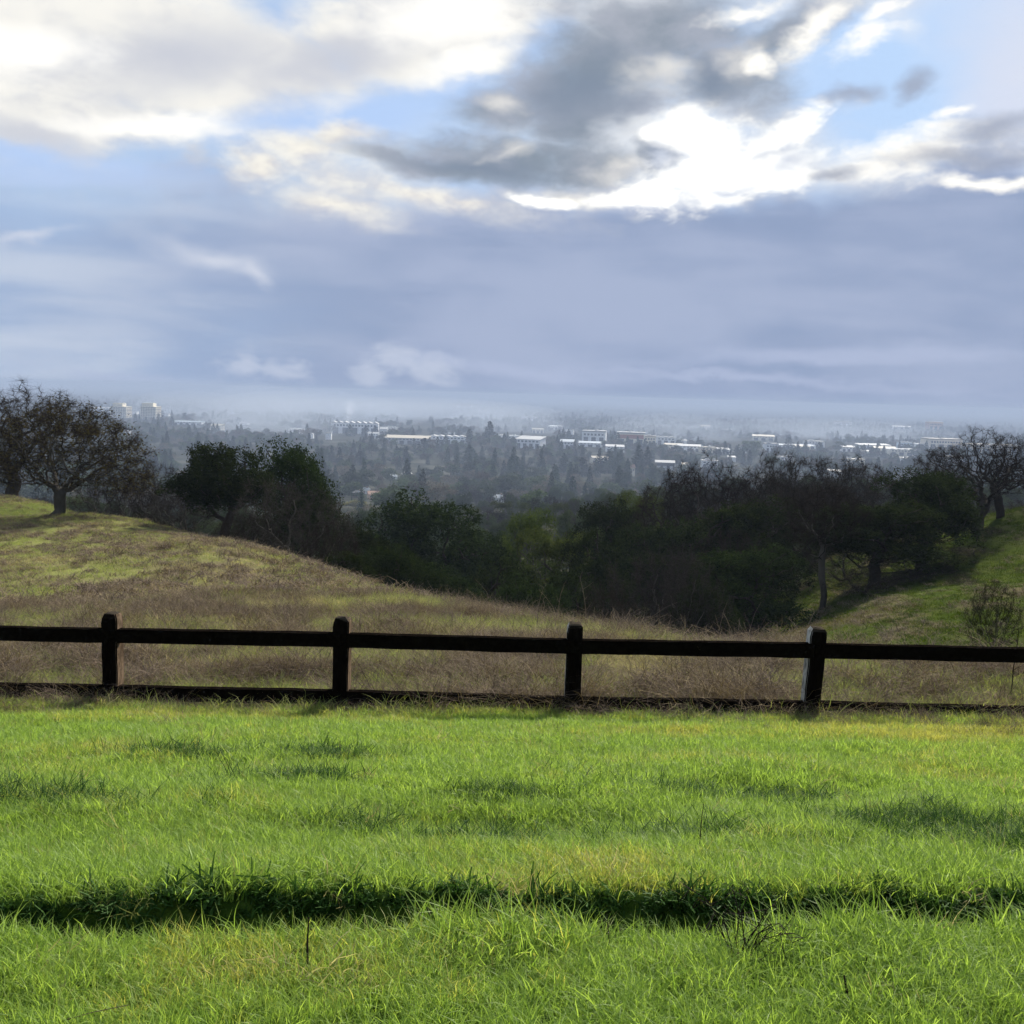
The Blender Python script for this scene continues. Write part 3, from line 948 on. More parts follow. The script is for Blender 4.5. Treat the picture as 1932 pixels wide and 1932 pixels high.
def leaves(centres, n, spread_, size, seed, flat=.6):
    """small folded leaf sprays round each centre"""
    g = np.random.default_rng(seed)
    k = len(centres) * n
    c = np.repeat(centres, n, 0) + g.normal(size=(k, 3)) * spread_
    nrm = g.normal(size=(k, 3)); nrm[:, 2] = np.abs(nrm[:, 2]) + flat
    nrm /= np.linalg.norm(nrm, axis=1)[:, None]
    a = np.cross(nrm, g.normal(size=(k, 3))); a /= np.linalg.norm(a, axis=1)[:, None] + 1e-9
    b = np.cross(nrm, a)
    s = size * g.uniform(.55, 1.25, k)[:, None]
    V = np.stack([c - a * s, c - b * s * .45 + nrm * s * .12, c + a * s, c + b * s * .45 + nrm * s * .12], 1).reshape(-1, 3)
    F = np.arange(k * 4).reshape(-1, 4)
    base = np.repeat(g.uniform(0, 1, len(centres)), n)
    return V, F, np.repeat(np.clip(base * .7 + g.uniform(0, .3, k), 0, 1), 4)


def join(*parts):
    V, F, T = [], [], []; o = 0
    for v, f, t in parts:
        V.append(v); F.append(f + o); T.append(t); o += len(v)
    return np.concatenate(V), np.concatenate(F), np.concatenate(T)


class Tree:
    """a grown tree: the mesh of its trunk and limbs, and of its crown; about 1 high"""

    def __init__(s, trunk, crown, limbs=None):
        s.trunk, s.crown = trunk, crown


def bare_tree(seed, lobes, trunk, r0=.035, n_att=900, step=.035, twn=20, tw=(.03, .085), tww=.0018, bmat=None, tmat=None, leaf=None, jit=.42, thick=.0035):
    nodes, par = colonise(lobes, trunk, n_att, step, .3, step * 1.7, seed, jit)
    rad, ch = radii(nodes, par, .0014, r0)
    Vt, Ft = tubes(nodes, par, rad, ch, lambda r: r >= thick, 6)
    Vb, Fb = tubes(nodes, par, rad, ch, lambda r: r < thick, 3)
    thin = np.where(rad < thick * .8)[0]
    dirs = np.array([nodes[i] - nodes[par[i]] if par[i] >= 0 else np.array([0, 0, 1.]) for i in thin]); dirs /= np.linalg.norm(dirs, axis=1)[:, None] + 1e-9
    g = np.random.default_rng(seed)
    parts = [(Vb, Fb, g.uniform(0, 1, len(Vb)) * .4), twigs(nodes[thin], dirs, twn, tw[0], tw[1], tww, seed)]
    tm = mesh_np('trunk', Vt, Ft, True, bmat)
    V, F, T = join(*parts)
    cm = mesh_np('crown', V, F, False, tmat, {'tone': ('POINT', 'FLOAT', T)})
    if leaf:
        mat, frac, n, sp, size = leaf
        pick = thin[g.uniform(0, 1, len(thin)) < frac]
        n0 = len(F)
        V2, F2, T2 = join((V, F, T), leaves(nodes[pick], n, sp, size, seed + 5))
        cm = mesh_np('crown', V2, F2, False, tmat, {'tone': ('POINT', 'FLOAT', T2)})
        cm.materials.append(mat)
        mi = np.zeros(len(F2), np.int32); mi[n0:] = 1
        cm.polygons.foreach_set('material_index', mi)
    return Tree(tm, cm)


def lobe_cloud(seed, n, cz, rx, rz, r0, r1, hollow=.55):
    """many overlapping lobes set through an uneven crown"""
    g = np.random.default_rng(seed)
    o = []
    for k in range(n):
        d = g.normal(size=3); d /= np.linalg.norm(d)
        q = g.uniform(hollow, 1)
        r = g.uniform(r0, r1)
        o.append((d[0] * (rx - r * .6) * q, d[1] * (rx - r * .6) * q, cz + d[2] * (rz - r * .6) * q, r * g.uniform(.9, 1.3), r * g.uniform(.9, 1.3), r * g.uniform(.7, .95)))
    return o


def leafy_tree(seed, lobes, trunk, mat, r0=.04, n_clump=4000, n=11, size=.0115, sp=.014, bmat=None, n_att=260):
    g = np.random.default_rng(seed)
    nodes, par = colonise(lobes, trunk, n_att, .05, .4, .09, seed, .3)
    rad, ch = radii(nodes, par, .004, r0)
    Vt, Ft = tubes(nodes, par, rad, ch, lambda r: True, 5)
    C = []
    area = np.array([l[3] * l[4] for l in lobes]); area = area / area.sum()
    for (cx, cy_, cz, a, b, c), f in zip(lobes, area):
        k = int(n_clump * f) + 3
        d = g.normal(size=(k, 3)); d /= np.linalg.norm(d, axis=1)[:, None]
        d[:, 2] = np.where(d[:, 2] < -.35, -d[:, 2] * .6, d[:, 2])
        r = 1 - np.abs(g.normal(0, .16, k))
        C.append(np.array([cx, cy_, cz]) + d * r[:, None] * np.array([a, b, c]))
    C = np.concatenate(C)
    # thin the shell in patches, so that gaps open between the sprays
    keep = fbm(C[:, 0] * 7 + C[:, 2] * 5 + 3, C[:, 1] * 7 - C[:, 2] * 6, 3, seed) > .41
    C = C[keep & (C[:, 2] > .01)]
    V, F, T = leaves(C, n, sp, size, seed + 3)
    return Tree(mesh_np('trunk', Vt, Ft, True, bmat), mesh_np('crown', V, F, False, mat, {'tone': ('POINT', 'FLOAT', T)}))


def wob_trunk(h, seed, lean=(0, 0), n=6):
    g = np.random.default_rng(seed)
    return [(lean[0] * t * t + g.normal(0, .008) * (i > 0), lean[1] * t * t + g.normal(0, .008) * (i > 0), -.03 + (h + .03) * t) for i, t in enumerate(np.linspace(0, 1, n))]


spread_l = [(0, 0, .60, .46, .46, .30), (-.25, .05, .52, .26, .26, .2), (.26, -.04, .56, .26, .26, .22), (.05, .1, .80, .26, .26, .2), (-.15, -.2, .7, .22, .22, .18)]
bare = [bare_tree(201, spread_l, wob_trunk(.2, 1, (.02, 0)), bmat=bark_dark, tmat=twig_brown),
        bare_tree(202, [(0, 0, .66, .36, .36, .32), (.2, .1, .5, .26, .26, .2), (-.22, -.08, .6, .24, .24, .22)], wob_trunk(.28, 2, (-.04, .02)), bmat=bark_dark, tmat=twig_brown),
        bare_tree(203, [(-.05, 0, .62, .42, .42, .36), (.25, .0, .45, .24, .24, .24), (.0, .2, .78, .24, .24, .2)], wob_trunk(.16, 3, (.05, .03)), bmat=bark_grey, tmat=twig_grey)]
thicket = [bare_tree(211, [(0, 0, .5, .5, .5, .46), (-.3, .1, .35, .26, .3, .3), (.3, -.1, .38, .26, .3, .3)], wob_trunk(.06, 4, n=3), r0=.022, n_att=1000, twn=15, bmat=bark_grey, tmat=twig_brown),
           bare_tree(212, [(0, 0, .48, .48, .48, .45), (.2, .1, .66, .26, .3, .3)], wob_trunk(.08, 5, n=3), r0=.022, n_att=1000, twn=15, bmat=bark_grey, tmat=twig_grey)]
hill_oak = bare_tree(221, [(.05, 0, .56, .50, .48, .36), (-.32, .05, .42, .26, .28, .2), (.40, -.04, .42, .28, .28, .24), (.05, .1, .80, .28, .26, .18), (.3, -.2, .62, .26, .22, .2), (-.2, .1, .7, .24, .24, .2)],
                     wob_trunk(.17, 6, (.015, 0)), r0=.038, n_att=1500, step=.033, twn=15, bmat=bark_grey, tmat=twig_brown, leaf=(rust_leaf, 1.0, 8, .034, .011))
gaunt = bare_tree(231, [(0, 0, .62, .40, .4, .30), (.22, 0, .86, .2, .2, .14), (-.3, .0, .7, .18, .2, .16), (.34, .1, .6, .18, .2, .16), (-.1, .1, .42, .34, .3, .12)], wob_trunk(.26, 7, (.05, 0)),
                  r0=.042, n_att=800, twn=10, tw=(.03, .075), bmat=bark_dark, tmat=twig_brown, jit=.6)
slender = bare_tree(241, [(0, 0, .74, .34, .34, .24), (.12, .1, .6, .22, .22, .14)], wob_trunk(.5, 8, (.015, 0), 8), r0=.024, n_att=700, bmat=bark_grey, tmat=twig_brown)
evergreen = [leafy_tree(301, lobe_cloud(31, 26, .54, .46, .44, .13, .22), wob_trunk(.3, 11), oak_leaf, bmat=bark_dark),
             leafy_tree(302, lobe_cloud(32, 22, .62, .46, .34, .12, .2), wob_trunk(.35, 12, (.08, 0)), oak_leaf, bmat=bark_dark),
             leafy_tree(303, lobe_cloud(33, 26, .52, .42, .48, .12, .2), wob_trunk(.3, 13), oak_leaf, bmat=bark_dark)]
olive = leafy_tree(311, lobe_cloud(41, 26, .54, .40, .45, .10, .2), wob_trunk(.3, 14), olive_leaf, n_clump=3600, n=11, size=.0105, bmat=bark_grey)


def plant(tree, name, cat, label, u, v_top, width, Y, group=None, yaw=0.0, base_v=None, sink=.15, depth=1.0):
    """set a tree on the ground Y metres out: its crown reaches v_top and is width across on the sight lines"""
    d = ray(u, 900); x = d.x / d.y * Y
    z = tz(x, Y) - sink
    top = at(u, v_top, Y).z
    h = max(top - z, .8)
    w = 1.15 * width / FPX * Y / tree.wid
    e = bpy.data.objects.new(name, None); COL.objects.link(e)
    e.location = (x, Y, z); e.rotation_euler = (0, 0, yaw)
    e['label'] = label; e['category'] = cat
    if group:
        e['group'] = group
    zmax = tree.zmax
    for nm, me in (('trunk', tree.trunk), ('crown', tree.crown)):
        o = link(nm, me, e)
        o.scale = (w, w * depth, h / zmax)
    return e


for t in bare + thicket + evergreen + [hill_oak, gaunt, olive, slender]:
    co = np.empty(len(t.crown.vertices) * 3, np.float32); t.crown.vertices.foreach_get('co', co)
    t.wid = float(np.percentile(co[0::3], 98.5) - np.percentile(co[0::3], 1.5))
    t.zmax = float(np.percentile(co.reshape(-1, 3)[:, 2], 99.7))

OAK, LIVE = 'bare oak', 'evergreen oak'
B, T_, E = bare, thicket, evergreen
_trees = [
    # the brow of the near hill
    (B[0], 'oak_tree', OAK, 'tall bare oak with a wide open crown, rising behind the hilltop oak', 20, 722, 260, 96, .4),
    (hill_oak, 'oak_tree', OAK, 'oak with withered brown leaves and a thick short trunk, standing on the grassy hilltop', 108, 758, 275, 71, .0),
    (T_[0], 'bush', 'bare bush', 'tall brown bush just beyond the trunk of the hilltop oak', 225, 862, 140, 92, .5),
    (T_[0], 'bush', 'bare bush', 'brown leafless bush at the brow between the hilltop oak and the evergreen oak', 290, 872, 150, 80, 1.9),
    (T_[1], 'bush', 'bare bush', 'thin grey bush at the foot of the evergreen oak on the brow', 350, 900, 110, 70, .7),
    (E[1], 'oak_tree', LIVE, 'evergreen oak with leaning trunks at the brow of the near hill', 418, 838, 150, 68, .3),
    (E[0], 'oak_tree', LIVE, 'evergreen oak with a knobbly top rising from the bare thicket', 545, 838, 170, 73, 2.1),
    (T_[1], 'bush', 'bare bush', 'large tangle of leafless grey branches in front of the knobbly evergreen oak', 560, 905, 190, 61, 2.6),
    (T_[0], 'bush', 'bare bush', 'low leafless bush under the leaning evergreen oak', 470, 965, 120, 61, 1.1),
    (T_[0], 'bush', 'bare bush', 'brown leafless bush where the brow drops into the valley', 625, 985, 110, 56, 4.0),
    # the valley
    (E[2], 'oak_tree', LIVE, 'low dark evergreen oak between the bare tangle and the big round oak', 684, 978, 130, 78, .9),
    (E[0], 'oak_tree', LIVE, 'small dark evergreen oak at the foot of the meadow edge', 742, 1030, 110, 62, 3.3),
    (E[0], 'oak_tree', LIVE, 'big round dark evergreen oak in the middle of the valley', 805, 938, 225, 98, .0),
    (E[1], 'oak_tree', LIVE, 'dark evergreen oak squeezed between the big round oak and the olive green tree', 905, 1005, 120, 108, 1.4),
    (E[2], 'bush', 'evergreen bush', 'dark evergreen bush below the olive green tree', 940, 1055, 130, 72, 2.2),
    (olive, 'tree', 'broadleaf tree', 'olive green tree with a pale pointed top in the valley', 1003, 964, 100, 100, .3),
    (olive, 'tree', 'broadleaf tree', 'broad olive green tree beside the pale pointed one', 1050, 1003, 135, 88, 1.8),
    (E[2], 'bush', 'evergreen bush', 'dark evergreen bush in front of the broad olive green tree', 1085, 1080, 120, 66, 4.4),
    (E[0], 'oak_tree', LIVE, 'dark evergreen oak just beyond the two olive green trees', 1150, 945, 130, 108, 2.9),
    (olive, 'tree', 'broadleaf tree', 'olive topped tree against the tall brown oaks', 1215, 930, 90, 122, 2.9),
    (E[2], 'oak_tree', LIVE, 'dark evergreen oak in front of the tall brown oaks', 1135, 1010, 130, 82, 5.1),
    (B[1], 'oak_tree', OAK, 'brown leafless oak on the near side of the tall brown clump', 1290, 885, 180, 106, .2),
    (B[0], 'oak_tree', OAK, 'tallest leafless oak of the brown clump in the valley', 1372, 862, 210, 100, 2.0),
    (B[1], 'oak_tree', OAK, 'leafless brown oak on the far side of the tall clump', 1455, 888, 170, 114, 3.6),
    (T_[1], 'bush', 'bare bush', 'grey lichen covered thicket below the tall brown oaks', 1235, 1030, 190, 64, .0),
    (T_[1], 'bush', 'bare bush', 'smaller grey thicket against the round evergreen bush', 1315, 1050, 130, 60, 1.2),
    (T_[0], 'bush', 'bare bush', 'dark leafless bush just behind the middle of the fence', 1155, 1100, 120, 57, 3.2),
    (E[0], 'bush', 'evergreen bush', 'large round dark evergreen bush at the foot of the green slope', 1420, 1035, 200, 66, 4.1),
    (E[2], 'bush', 'evergreen bush', 'smaller dark evergreen bush leaning on the large round one', 1345, 1095, 100, 61, .6),
    (B[2], 'oak_tree', OAK, 'grey leafless oak with a flat top beyond the slope', 1500, 852, 150, 126, 1.0),
    (B[0], 'oak_tree', OAK, 'leafless oak with forked trunks under the flat topped one', 1548, 905, 150, 95, 4.6),
    (B[1], 'oak_tree', OAK, 'brown leafless oak behind the slender grey trunk', 1580, 862, 160, 122, 5.3),
    (slender, 'oak_tree', OAK, 'slender leafless oak with a tall pale grey trunk on the lower slope', 1564, 915, 130, 70, 3.0),
    (B[0], 'oak_tree', OAK, 'leafless oak next to the dark evergreen on the slope', 1640, 866, 150, 128, .9),
    (E[0], 'oak_tree', LIVE, 'wide dark evergreen oak with low boughs on the slope', 1665, 950, 215, 72, 3.9),
    (E[0], 'oak_tree', LIVE, 'tallest dark evergreen oak, below the two hilltop trunks', 1748, 888, 185, 79, 1.3),
    (T_[0], 'bush', 'bare bush', 'leafless bush in the shade under the wide evergreen oak', 1650, 1075, 120, 68, .1),
    (T_[0], 'bush', 'bare bush', 'dark leafless undergrowth beneath the tallest evergreen oak', 1740, 1010, 150, 76, 1.7),
    (T_[1], 'bush', 'bare bush', 'brown undergrowth between the slender trunk and the wide evergreen oak', 1605, 1010, 130, 82, .4),
    (E[2], 'bush', 'evergreen bush', 'dark evergreen bush at the feet of the forked trunks', 1515, 985, 120, 100, 2.4),
    (E[0], 'oak_tree', LIVE, 'dark evergreen oak filling the gap behind the large round evergreen bush', 1425, 945, 190, 88, 4.4),
    (E[2], 'oak_tree', LIVE, 'dark evergreen oak half hidden in the tall brown clump', 1325, 965, 180, 86, 2.7),
    (T_[0], 'bush', 'bare bush', 'brown thicket under the tall brown clump', 1385, 1000, 170, 80, 5.0),
    (E[0], 'oak_tree', LIVE, 'dark evergreen oak in the hollow behind the grey thicket', 1250, 985, 150, 92, 3.7),
    (E[2], 'bush', 'evergreen bush', 'dark evergreen bush just over the meadow edge, below the big round oak', 850, 1065, 150, 66, 1.0),
    (E[0], 'bush', 'evergreen bush', 'dark evergreen bush where the meadow edge meets the big round oak', 790, 1060, 130, 64, 2.6),
    (E[0], 'bush', 'evergreen bush', 'dark evergreen bush behind the middle post', 1010, 1095, 150, 60, .2),
    (E[2], 'bush', 'evergreen bush', 'dark evergreen bush at the bottom of the bare tangle', 650, 1040, 90, 54, 2.0),
    # the opposite hillside
    (gaunt, 'oak_tree', OAK, 'gaunt leafless oak with a dark straight trunk on the far hilltop', 1850, 822, 200, 88, .4),
    (gaunt, 'oak_tree', OAK, 'gaunt leafless oak with a leaning grey trunk and the highest crooked boughs', 1893, 806, 150, 91, 2.5),
    (B[1], 'oak_tree', OAK, 'thin leafless oak behind the far hilltop pair', 1775, 842, 110, 102, 4.2),
    (B[0], 'oak_tree', OAK, 'leafless oak cut off by the edge of the picture on the far hilltop', 1985, 850, 190, 94, 5.5),
    (T_[0], 'shrub', 'bare shrub', 'small brown leafless shrub standing alone on the green slope behind the rail', 1895, 1098, 92, 40, .8),
    (T_[1], 'shrub', 'bare shrub', 'low brown shrub high on the green slope', 1850, 1038, 75, 79, .3),
    (T_[0], 'shrub', 'bare shrub', 'low dark shrub halfway up the green slope', 1790, 1062, 60, 74, 2.2),
    (T_[0], 'shrub', 'bare shrub', 'low brown shrub highest on the green slope, under the gaunt oaks', 1880, 1020, 60, 84, 3.2),
    (T_[0], 'shrub', 'bare shrub', 'small dark shrub low on the green slope above the lone shrub', 1830, 1090, 50, 66, 5.2),
    (T_[1], 'shrub', 'bare shrub', 'wispy low shrub beside the wide evergreen oak', 1735, 1075, 60, 71, 1.2)]
for (t, nm, cat, lab, u, vt, w, Y, yaw) in _trees:
    plant(t, nm, cat, lab, u, vt, w, Y, yaw=yaw)

# oaks filling the valley between the meadow and the plain
g = np.random.default_rng(78)
n_oaks = 0
_cells = set()
for k in range(9000):
    Y = 135 + 530 * g.uniform() ** .9; u = g.uniform(-60, 2000)
    x = float(ray(u, 900).x / ray(u, 900).y) * Y
    cell = (int(x // 10), int(Y // 14))
    if cell in _cells or n_oaks >= 280:
        continue
    _cells.add(cell)
    zg = tz(x, Y)
    if zg > 56 or (x > 25 and Y < 150) or abs(x) > .5 * Y + 10 or (Y > 420 and x < -.1 * Y):
        continue
    kind = g.uniform()
    h = g.uniform(8, 13.5); w = g.uniform(9, 14)
    t = E[g.integers(3)] if kind < .62 else (B[g.integers(3)] if kind < .9 else olive)
    e = bpy.data.objects.new('oak_tree', None); COL.objects.link(e)
    e.location = (x, Y, zg - .3); e.rotation_euler = (0, 0, g.uniform(0, 6.28))
    ever = kind < .62
    e['category'] = 'oak'
    e['group'] = 'oaks filling the valley'
    e['label'] = 'round dark evergreen oak in the wood that fills the valley' if ever else (
        'brown leafless oak in the wood that fills the valley' if kind < .9 else 'pale olive green tree in the wood that fills the valley')
    cr = link('crown', t.crown, e); cr.scale = (w, w, h / t.zmax)
    if ever:
        cr.material_slots[0].link = 'OBJECT'; cr.material_slots[0].material = valley_leaf
    link('trunk', t.trunk, e).scale = (w, w, h / t.zmax)
    n_oaks += 1
# ------------------------------------------------------------------ the town on the plain
def paint(name, col, rough=.7, var=.12, spec=.2):
    m, N = material(name)
    tc = N.new('ShaderNodeTexCoord').outputs['Object']
    n = N.noise(tc, .35, 5, .6)
    c = N.mix(N.step(n, .3, .7), tuple(v * (1 - var) for v in col), col)
    finish(N, principled(N, c, rough, spec))
    return m


PM = {k: paint('town_' + k, v) for k, v in dict(
    white=(.82, .82, .81), cream=(.78, .72, .58), roof_white=(.32, .33, .34), roof_cream=(.33, .30, .24), roof_blue=(.27, .32, .37), roof_beige=(.28, .25, .20), grey=(.42, .44, .46), pale=(.74, .76, .78), beige=(.66, .58, .45), pink=(.62, .42, .32), rust=(.36, .14, .10),
    dark=(.07, .07, .075), blue=(.62, .72, .80), brown=(.16, .11, .08), slate=(.16, .165, .17), tile=(.33, .20, .14)).items()}
PM['roof_pale'] = PM['roof_white']
PM['glass'] = paint('town_glass', (.05, .06, .07), .15, .1, .6)


class Box:
    def __init__(s):
        s.v, s.f = [], []

    def box(s, x0, x1, y0, y1, z0, z1):
        i = len(s.v)
        s.v += [(x0, y0, z0), (x1, y0, z0), (x1, y1, z0), (x0, y1, z0), (x0, y0, z1), (x1, y0, z1), (x1, y1, z1), (x0, y1, z1)]
        s.f += [(i, i + 3, i + 2, i + 1), (i + 4, i + 5, i + 6, i + 7), (i, i + 1, i + 5, i + 4), (i + 1, i + 2, i + 6, i + 5), (i + 2, i + 3, i + 7, i + 6), (i + 3, i, i + 4, i + 7)]
        return s

    def prism(s, prof, y0, y1):
        """a profile in x-z drawn out along y"""
        i = len(s.v); n = len(prof)
        s.v += [(x, y0, z) for x, z in prof] + [(x, y1, z) for x, z in prof]
        for k in range(n):
            j = (k + 1) % n
            s.f.append((i + k, i + j, i + n + j, i + n + k))
        s.f.append(tuple(range(i + n - 1, i - 1, -1))); s.f.append(tuple(range(i + n, i + 2 * n)))
        return s

    def mesh(s, name, mat):
        me = bpy.data.meshes.new(name); me.from_pydata(s.v, [], s.f); me.update()
        bm = bmesh.new(); bm.from_mesh(me); bmesh.ops.recalc_face_normals(bm, faces=bm.faces); bm.to_mesh(me); bm.free()
        me.materials.append(PM[mat])
        return me

    def add(s, name, mat, parent, label=None):
        return link(name, s.mesh(name, mat), parent, label=label)


sites = []        # footprints that the woods keep clear: x, y, half width, half depth


def site(name, cat, label, u, v_base, w_px, Y, yaw=0.0, group=None):
    d = ray(u, v_base); x = d.x / d.y * Y
    e = bpy.data.objects.new(name, None); COL.objects.link(e)
    e.location = (x, Y, tz(x, Y)); e.rotation_euler = (0, 0, yaw)
    e['label'] = label; e['category'] = cat
    if group:
        e['group'] = group
    w = w_px / FPX * Y
    return e, w


def top_of(e, v, u, Y):
    return at(u, v, Y).z - e.location.z


def windows(e, w, y, z0, z1, n, rows, mat='glass', fw=.6, fh=.55, x0=None):
    """a grid of panes standing a little proud of a wall, sharing one mesh"""
    cw, ch_ = w / n, (z1 - z0) / rows
    me = Box().box(-cw * fw / 2, cw * fw / 2, -.06, .06, -ch_ * fh / 2, ch_ * fh / 2).mesh('window', mat)
    for r in range(rows):
        for k in range(n):
            link('window', me, e, loc=((x0 if x0 is not None else -w / 2) + cw * (k + .5), y, z0 + ch_ * (r + .5)))


def office_tower(u, v_top, v_base, w_px, Y, yaw, label, pent):
    e, w = site('office_tower', 'office tower', label, u, v_base, w_px, Y, yaw, 'twin office towers')
    h = top_of(e, v_top + 5, u, Y); d = w * .8
    Box().box(-w / 2 + .5, w / 2 - .5, -d / 2 + .5, d / 2 - .5, -1, h - .3).add('core', 'dark', e)
    fl = 8; fh = h / fl
    slab = Box().box(-w / 2, w / 2, -d / 2, d / 2, 0, fh * .46).mesh('spandrel', 'cream')
    for k in range(fl):
        link('spandrel', slab, e, loc=(0, 0, fh * (k + .6)))
    n = 9
    pier = Box().box(-.55, .55, -.5, .35, -1, h + .2).mesh('pier', 'cream')
    for k in range(n + 1):
        link('pier', pier, e, loc=(-w / 2 + .55 + (w - 1.1) * k / n, -d / 2 - .2, 0))
    windows(e, w - 1.1, -d / 2 + .42, fh * .06, h - fh * .0, n, fl, fw=.7, fh=.5)
    Box().box(w * pent[0], w * pent[1], -d * .3, d * .3, h + .2, h + top_of(e, v_top, u, Y) - h + 1.5).add('penthouse', 'cream', e)
    Box().box(w * .1, w * .2, -d * .1, d * .1, h + 4, h + 8).add('plant_room', 'grey', e)
    sites.append((e.location.x, Y, w / 2 + 8, d / 2 + 30))
    for q in range(4):
        sites.append((e.location.x * (1 - (q + 1) * 85 / Y), Y - 50 - q * 90, w / 2, 48))


office_tower(229, 762, 790, 31, 2150, R(-6), 'pale office tower with its flat penthouse over the near end, farther from the redwoods', (-.42, .2))
office_tower(285, 762, 792, 30, 2120, R(-6), 'pale office tower rising right behind the pointed redwoods', (-.5, .25))


def warehouse(u, v_top, v_base, w_px, Y, label, wall='white', roof='white', style='flat', yaw=0.0, deep=.8, door=3, band=None, name='warehouse', cat='warehouse', lift=0):
    e, w = site(name, cat, label, u, v_base, w_px, Y, yaw)
    h = max(top_of(e, v_top, u, Y), 4.0); d = w * deep
    wh = h * (.88 if style == 'saw' else .78 if style in ('saw', 'gable', 'mono') else .9)
    Box().box(-w / 2, w / 2, -d / 2, d / 2, -1.5, wh).add('wall', wall, e)
    b = Box()
    if style == 'flat':
        b.box(-w / 2 - .3, w / 2 + .3, -d / 2 - .3, d / 2 + .3, wh + .01, h)
    elif style == 'saw':
        n = max(3, int(w / 9))
        for k in range(n):
            xa, xb = -w / 2 + w * k / n, -w / 2 + w * (k + 1) / n - .05
            b.prism([(xa, wh + .01), (xb, wh + .01), (xa + .4 * (xb - xa), h)], -d / 2, d / 2)
    elif style == 'gable':
        b.prism([(-d / 2 - .4, wh + .01), (d / 2 + .4, wh + .01), (0, h)], -w / 2 - .4, w / 2 + .4)
        b.v = [(y, x, z) for x, y, z in b.v]
    else:
        b.prism([(-d / 2 - 1, wh + .01), (d / 2 + .4, wh + .01), (d / 2 + .4, h)], -w / 2 - .5, w / 2 + .5)
        b.v = [(y, x, z) for x, y, z in b.v]
    rf = b.add('roof', 'roof_' + roof if 'roof_' + roof in PM else roof, e)
    if w_px > 16:
        rnd = random.Random(int(u))
        vm = Box().box(-1.2, 1.2, -1.2, 1.2, 0, 1.6).mesh('roof_vent', 'grey')
        for k in range(3):
            if style == 'flat':
                link('roof_vent', vm, rf, loc=(rnd.uniform(-w * .4, w * .4), rnd.uniform(-d * .3, d * .3), h + .01))
        dm = Box().box(-w / door * .28, w / door * .28, -.12, .12, -.5, wh * .55).mesh('door', 'dark' if wall != 'dark' else 'grey')
        for k in range(door):
            link('door', dm, e, loc=(-w / 2 + w * (k + .5) / door, -d / 2 - .05, 0))
        if band:
            Box().box(-w * .46, w * .46, -d / 2 - .2, -d / 2 - .02, wh * .6, wh * .92).add('panel', band, e)
        else:
            windows(e, w * .9, -d / 2 - .05, wh * .62, wh * .92, max(4, int(w / 5)), 1)
    sites.append((e.location.x, Y, w / 2 + 4, d / 2 + 12))
    if Y < 3200:
        sites.append((e.location.x * (1 - (d / 2 + 60) / Y), Y - d / 2 - 62, w / 2 + 1, 62))
    return e


W_ = warehouse
W_(670, 795, 818, 88, 1720, 'widest white works with a sawtooth roof, below the thin steam plume', 'white', 'white', 'saw', .1, .5, 5)
W_(767, 822, 843, 88, 1430, 'long cream roofed warehouse with grey walls in the middle of the town', 'grey', 'cream', 'mono', .03, .6, 6)
W_(846, 821, 838, 66, 1470, 'white sawtooth warehouse beside the long cream roofed one', 'pale', 'white', 'saw', .03, .6, 5)
W_(1001, 823, 846, 48, 1400, 'white factory with a steep single slope roof next to the tall dark tree', 'pale', 'white', 'mono', -.3, .8, 4)
W_(1070, 829, 846, 26, 1420, 'small two level pale shed with a blue white roof', 'pale', 'blue', 'mono', -.1)
W_(1121, 812, 834, 44, 1610, 'tall white hall with a jutting flat roof', 'pale', 'white', 'flat', -.15)
W_(1114, 833, 840, 44, 1500, 'low blue white shed in front of the tall white hall', 'pale', 'blue', 'mono', -.1)
W_(1190, 815, 835, 52, 1560, 'white roofed hall with a broad rust red panel across its front', 'cream', 'white', 'flat', -.12, .7, 3, 'rust')
W_(1226, 822, 836, 22, 1575, 'plain cream block against the hall with the rust red panel', 'cream', 'cream', 'flat', -.1)
W_(1256, 823, 836, 36, 1650, 'row of small pale factory bays behind the cream block', 'pale', 'white', 'saw', -.1, .6)
W_(1289, 829, 836, 12, 1700, 'tiny white shed alone at the end of the factory bays', 'white', 'white', 'mono')
W_(1335, 843, 853, 30, 1420, 'low cream shed with an ochre front', 'beige', 'cream', 'flat', .05)
W_(1364, 845, 856, 22, 1400, 'low white shed joined to the ochre fronted one', 'white', 'white', 'mono', .05)
W_(1400, 843, 853, 14, 1440, 'small blue white shed between two dark trees', 'pale', 'blue', 'flat')
W_(1453, 836, 852, 24, 1470, 'two level pale block with a stepped roof', 'pale', 'white', 'flat', .1)
W_(1495, 838, 848, 78, 1660, 'long low pale blue roofed store beyond the leafless oaks', 'pale', 'blue', 'mono', .06, .4, 6)
W_(1646, 837, 846, 62, 1720, 'long white roofed store beyond the slope', 'pale', 'white', 'mono', .1, .4, 5)
W_(1706, 834, 846, 24, 1740, 'tall blue white box of a building standing over the long stores', 'blue', 'blue', 'flat')
W_(1700, 846, 857, 62, 1520, 'stepped rows of cream sheds in front of the blue white box', 'cream', 'pale', 'saw', .1, .6, 4)
W_(1706, 862, 870, 28, 1330, 'low white roofed shed below the stepped rows', 'pale', 'white', 'mono', .1)
W_(1632, 849, 855, 14, 1480, 'little white hut among the trees by the long store', 'white', 'white', 'mono')
W_(1775, 827, 850, 66, 1760, 'big beige warehouse half hidden by the gaunt oaks', 'beige', 'beige', 'flat', .12, .5, 4)
W_(1868, 838, 862, 90, 1700, 'sprawling beige warehouse behind the gaunt oaks', 'beige', 'cream', 'flat', .12, .4, 5)
W_(1254, 868, 884, 36, 1060, 'white roofed shop with dark walls, standing in front of the factories', 'dark', 'white', 'gable', -.1, .7, 3)
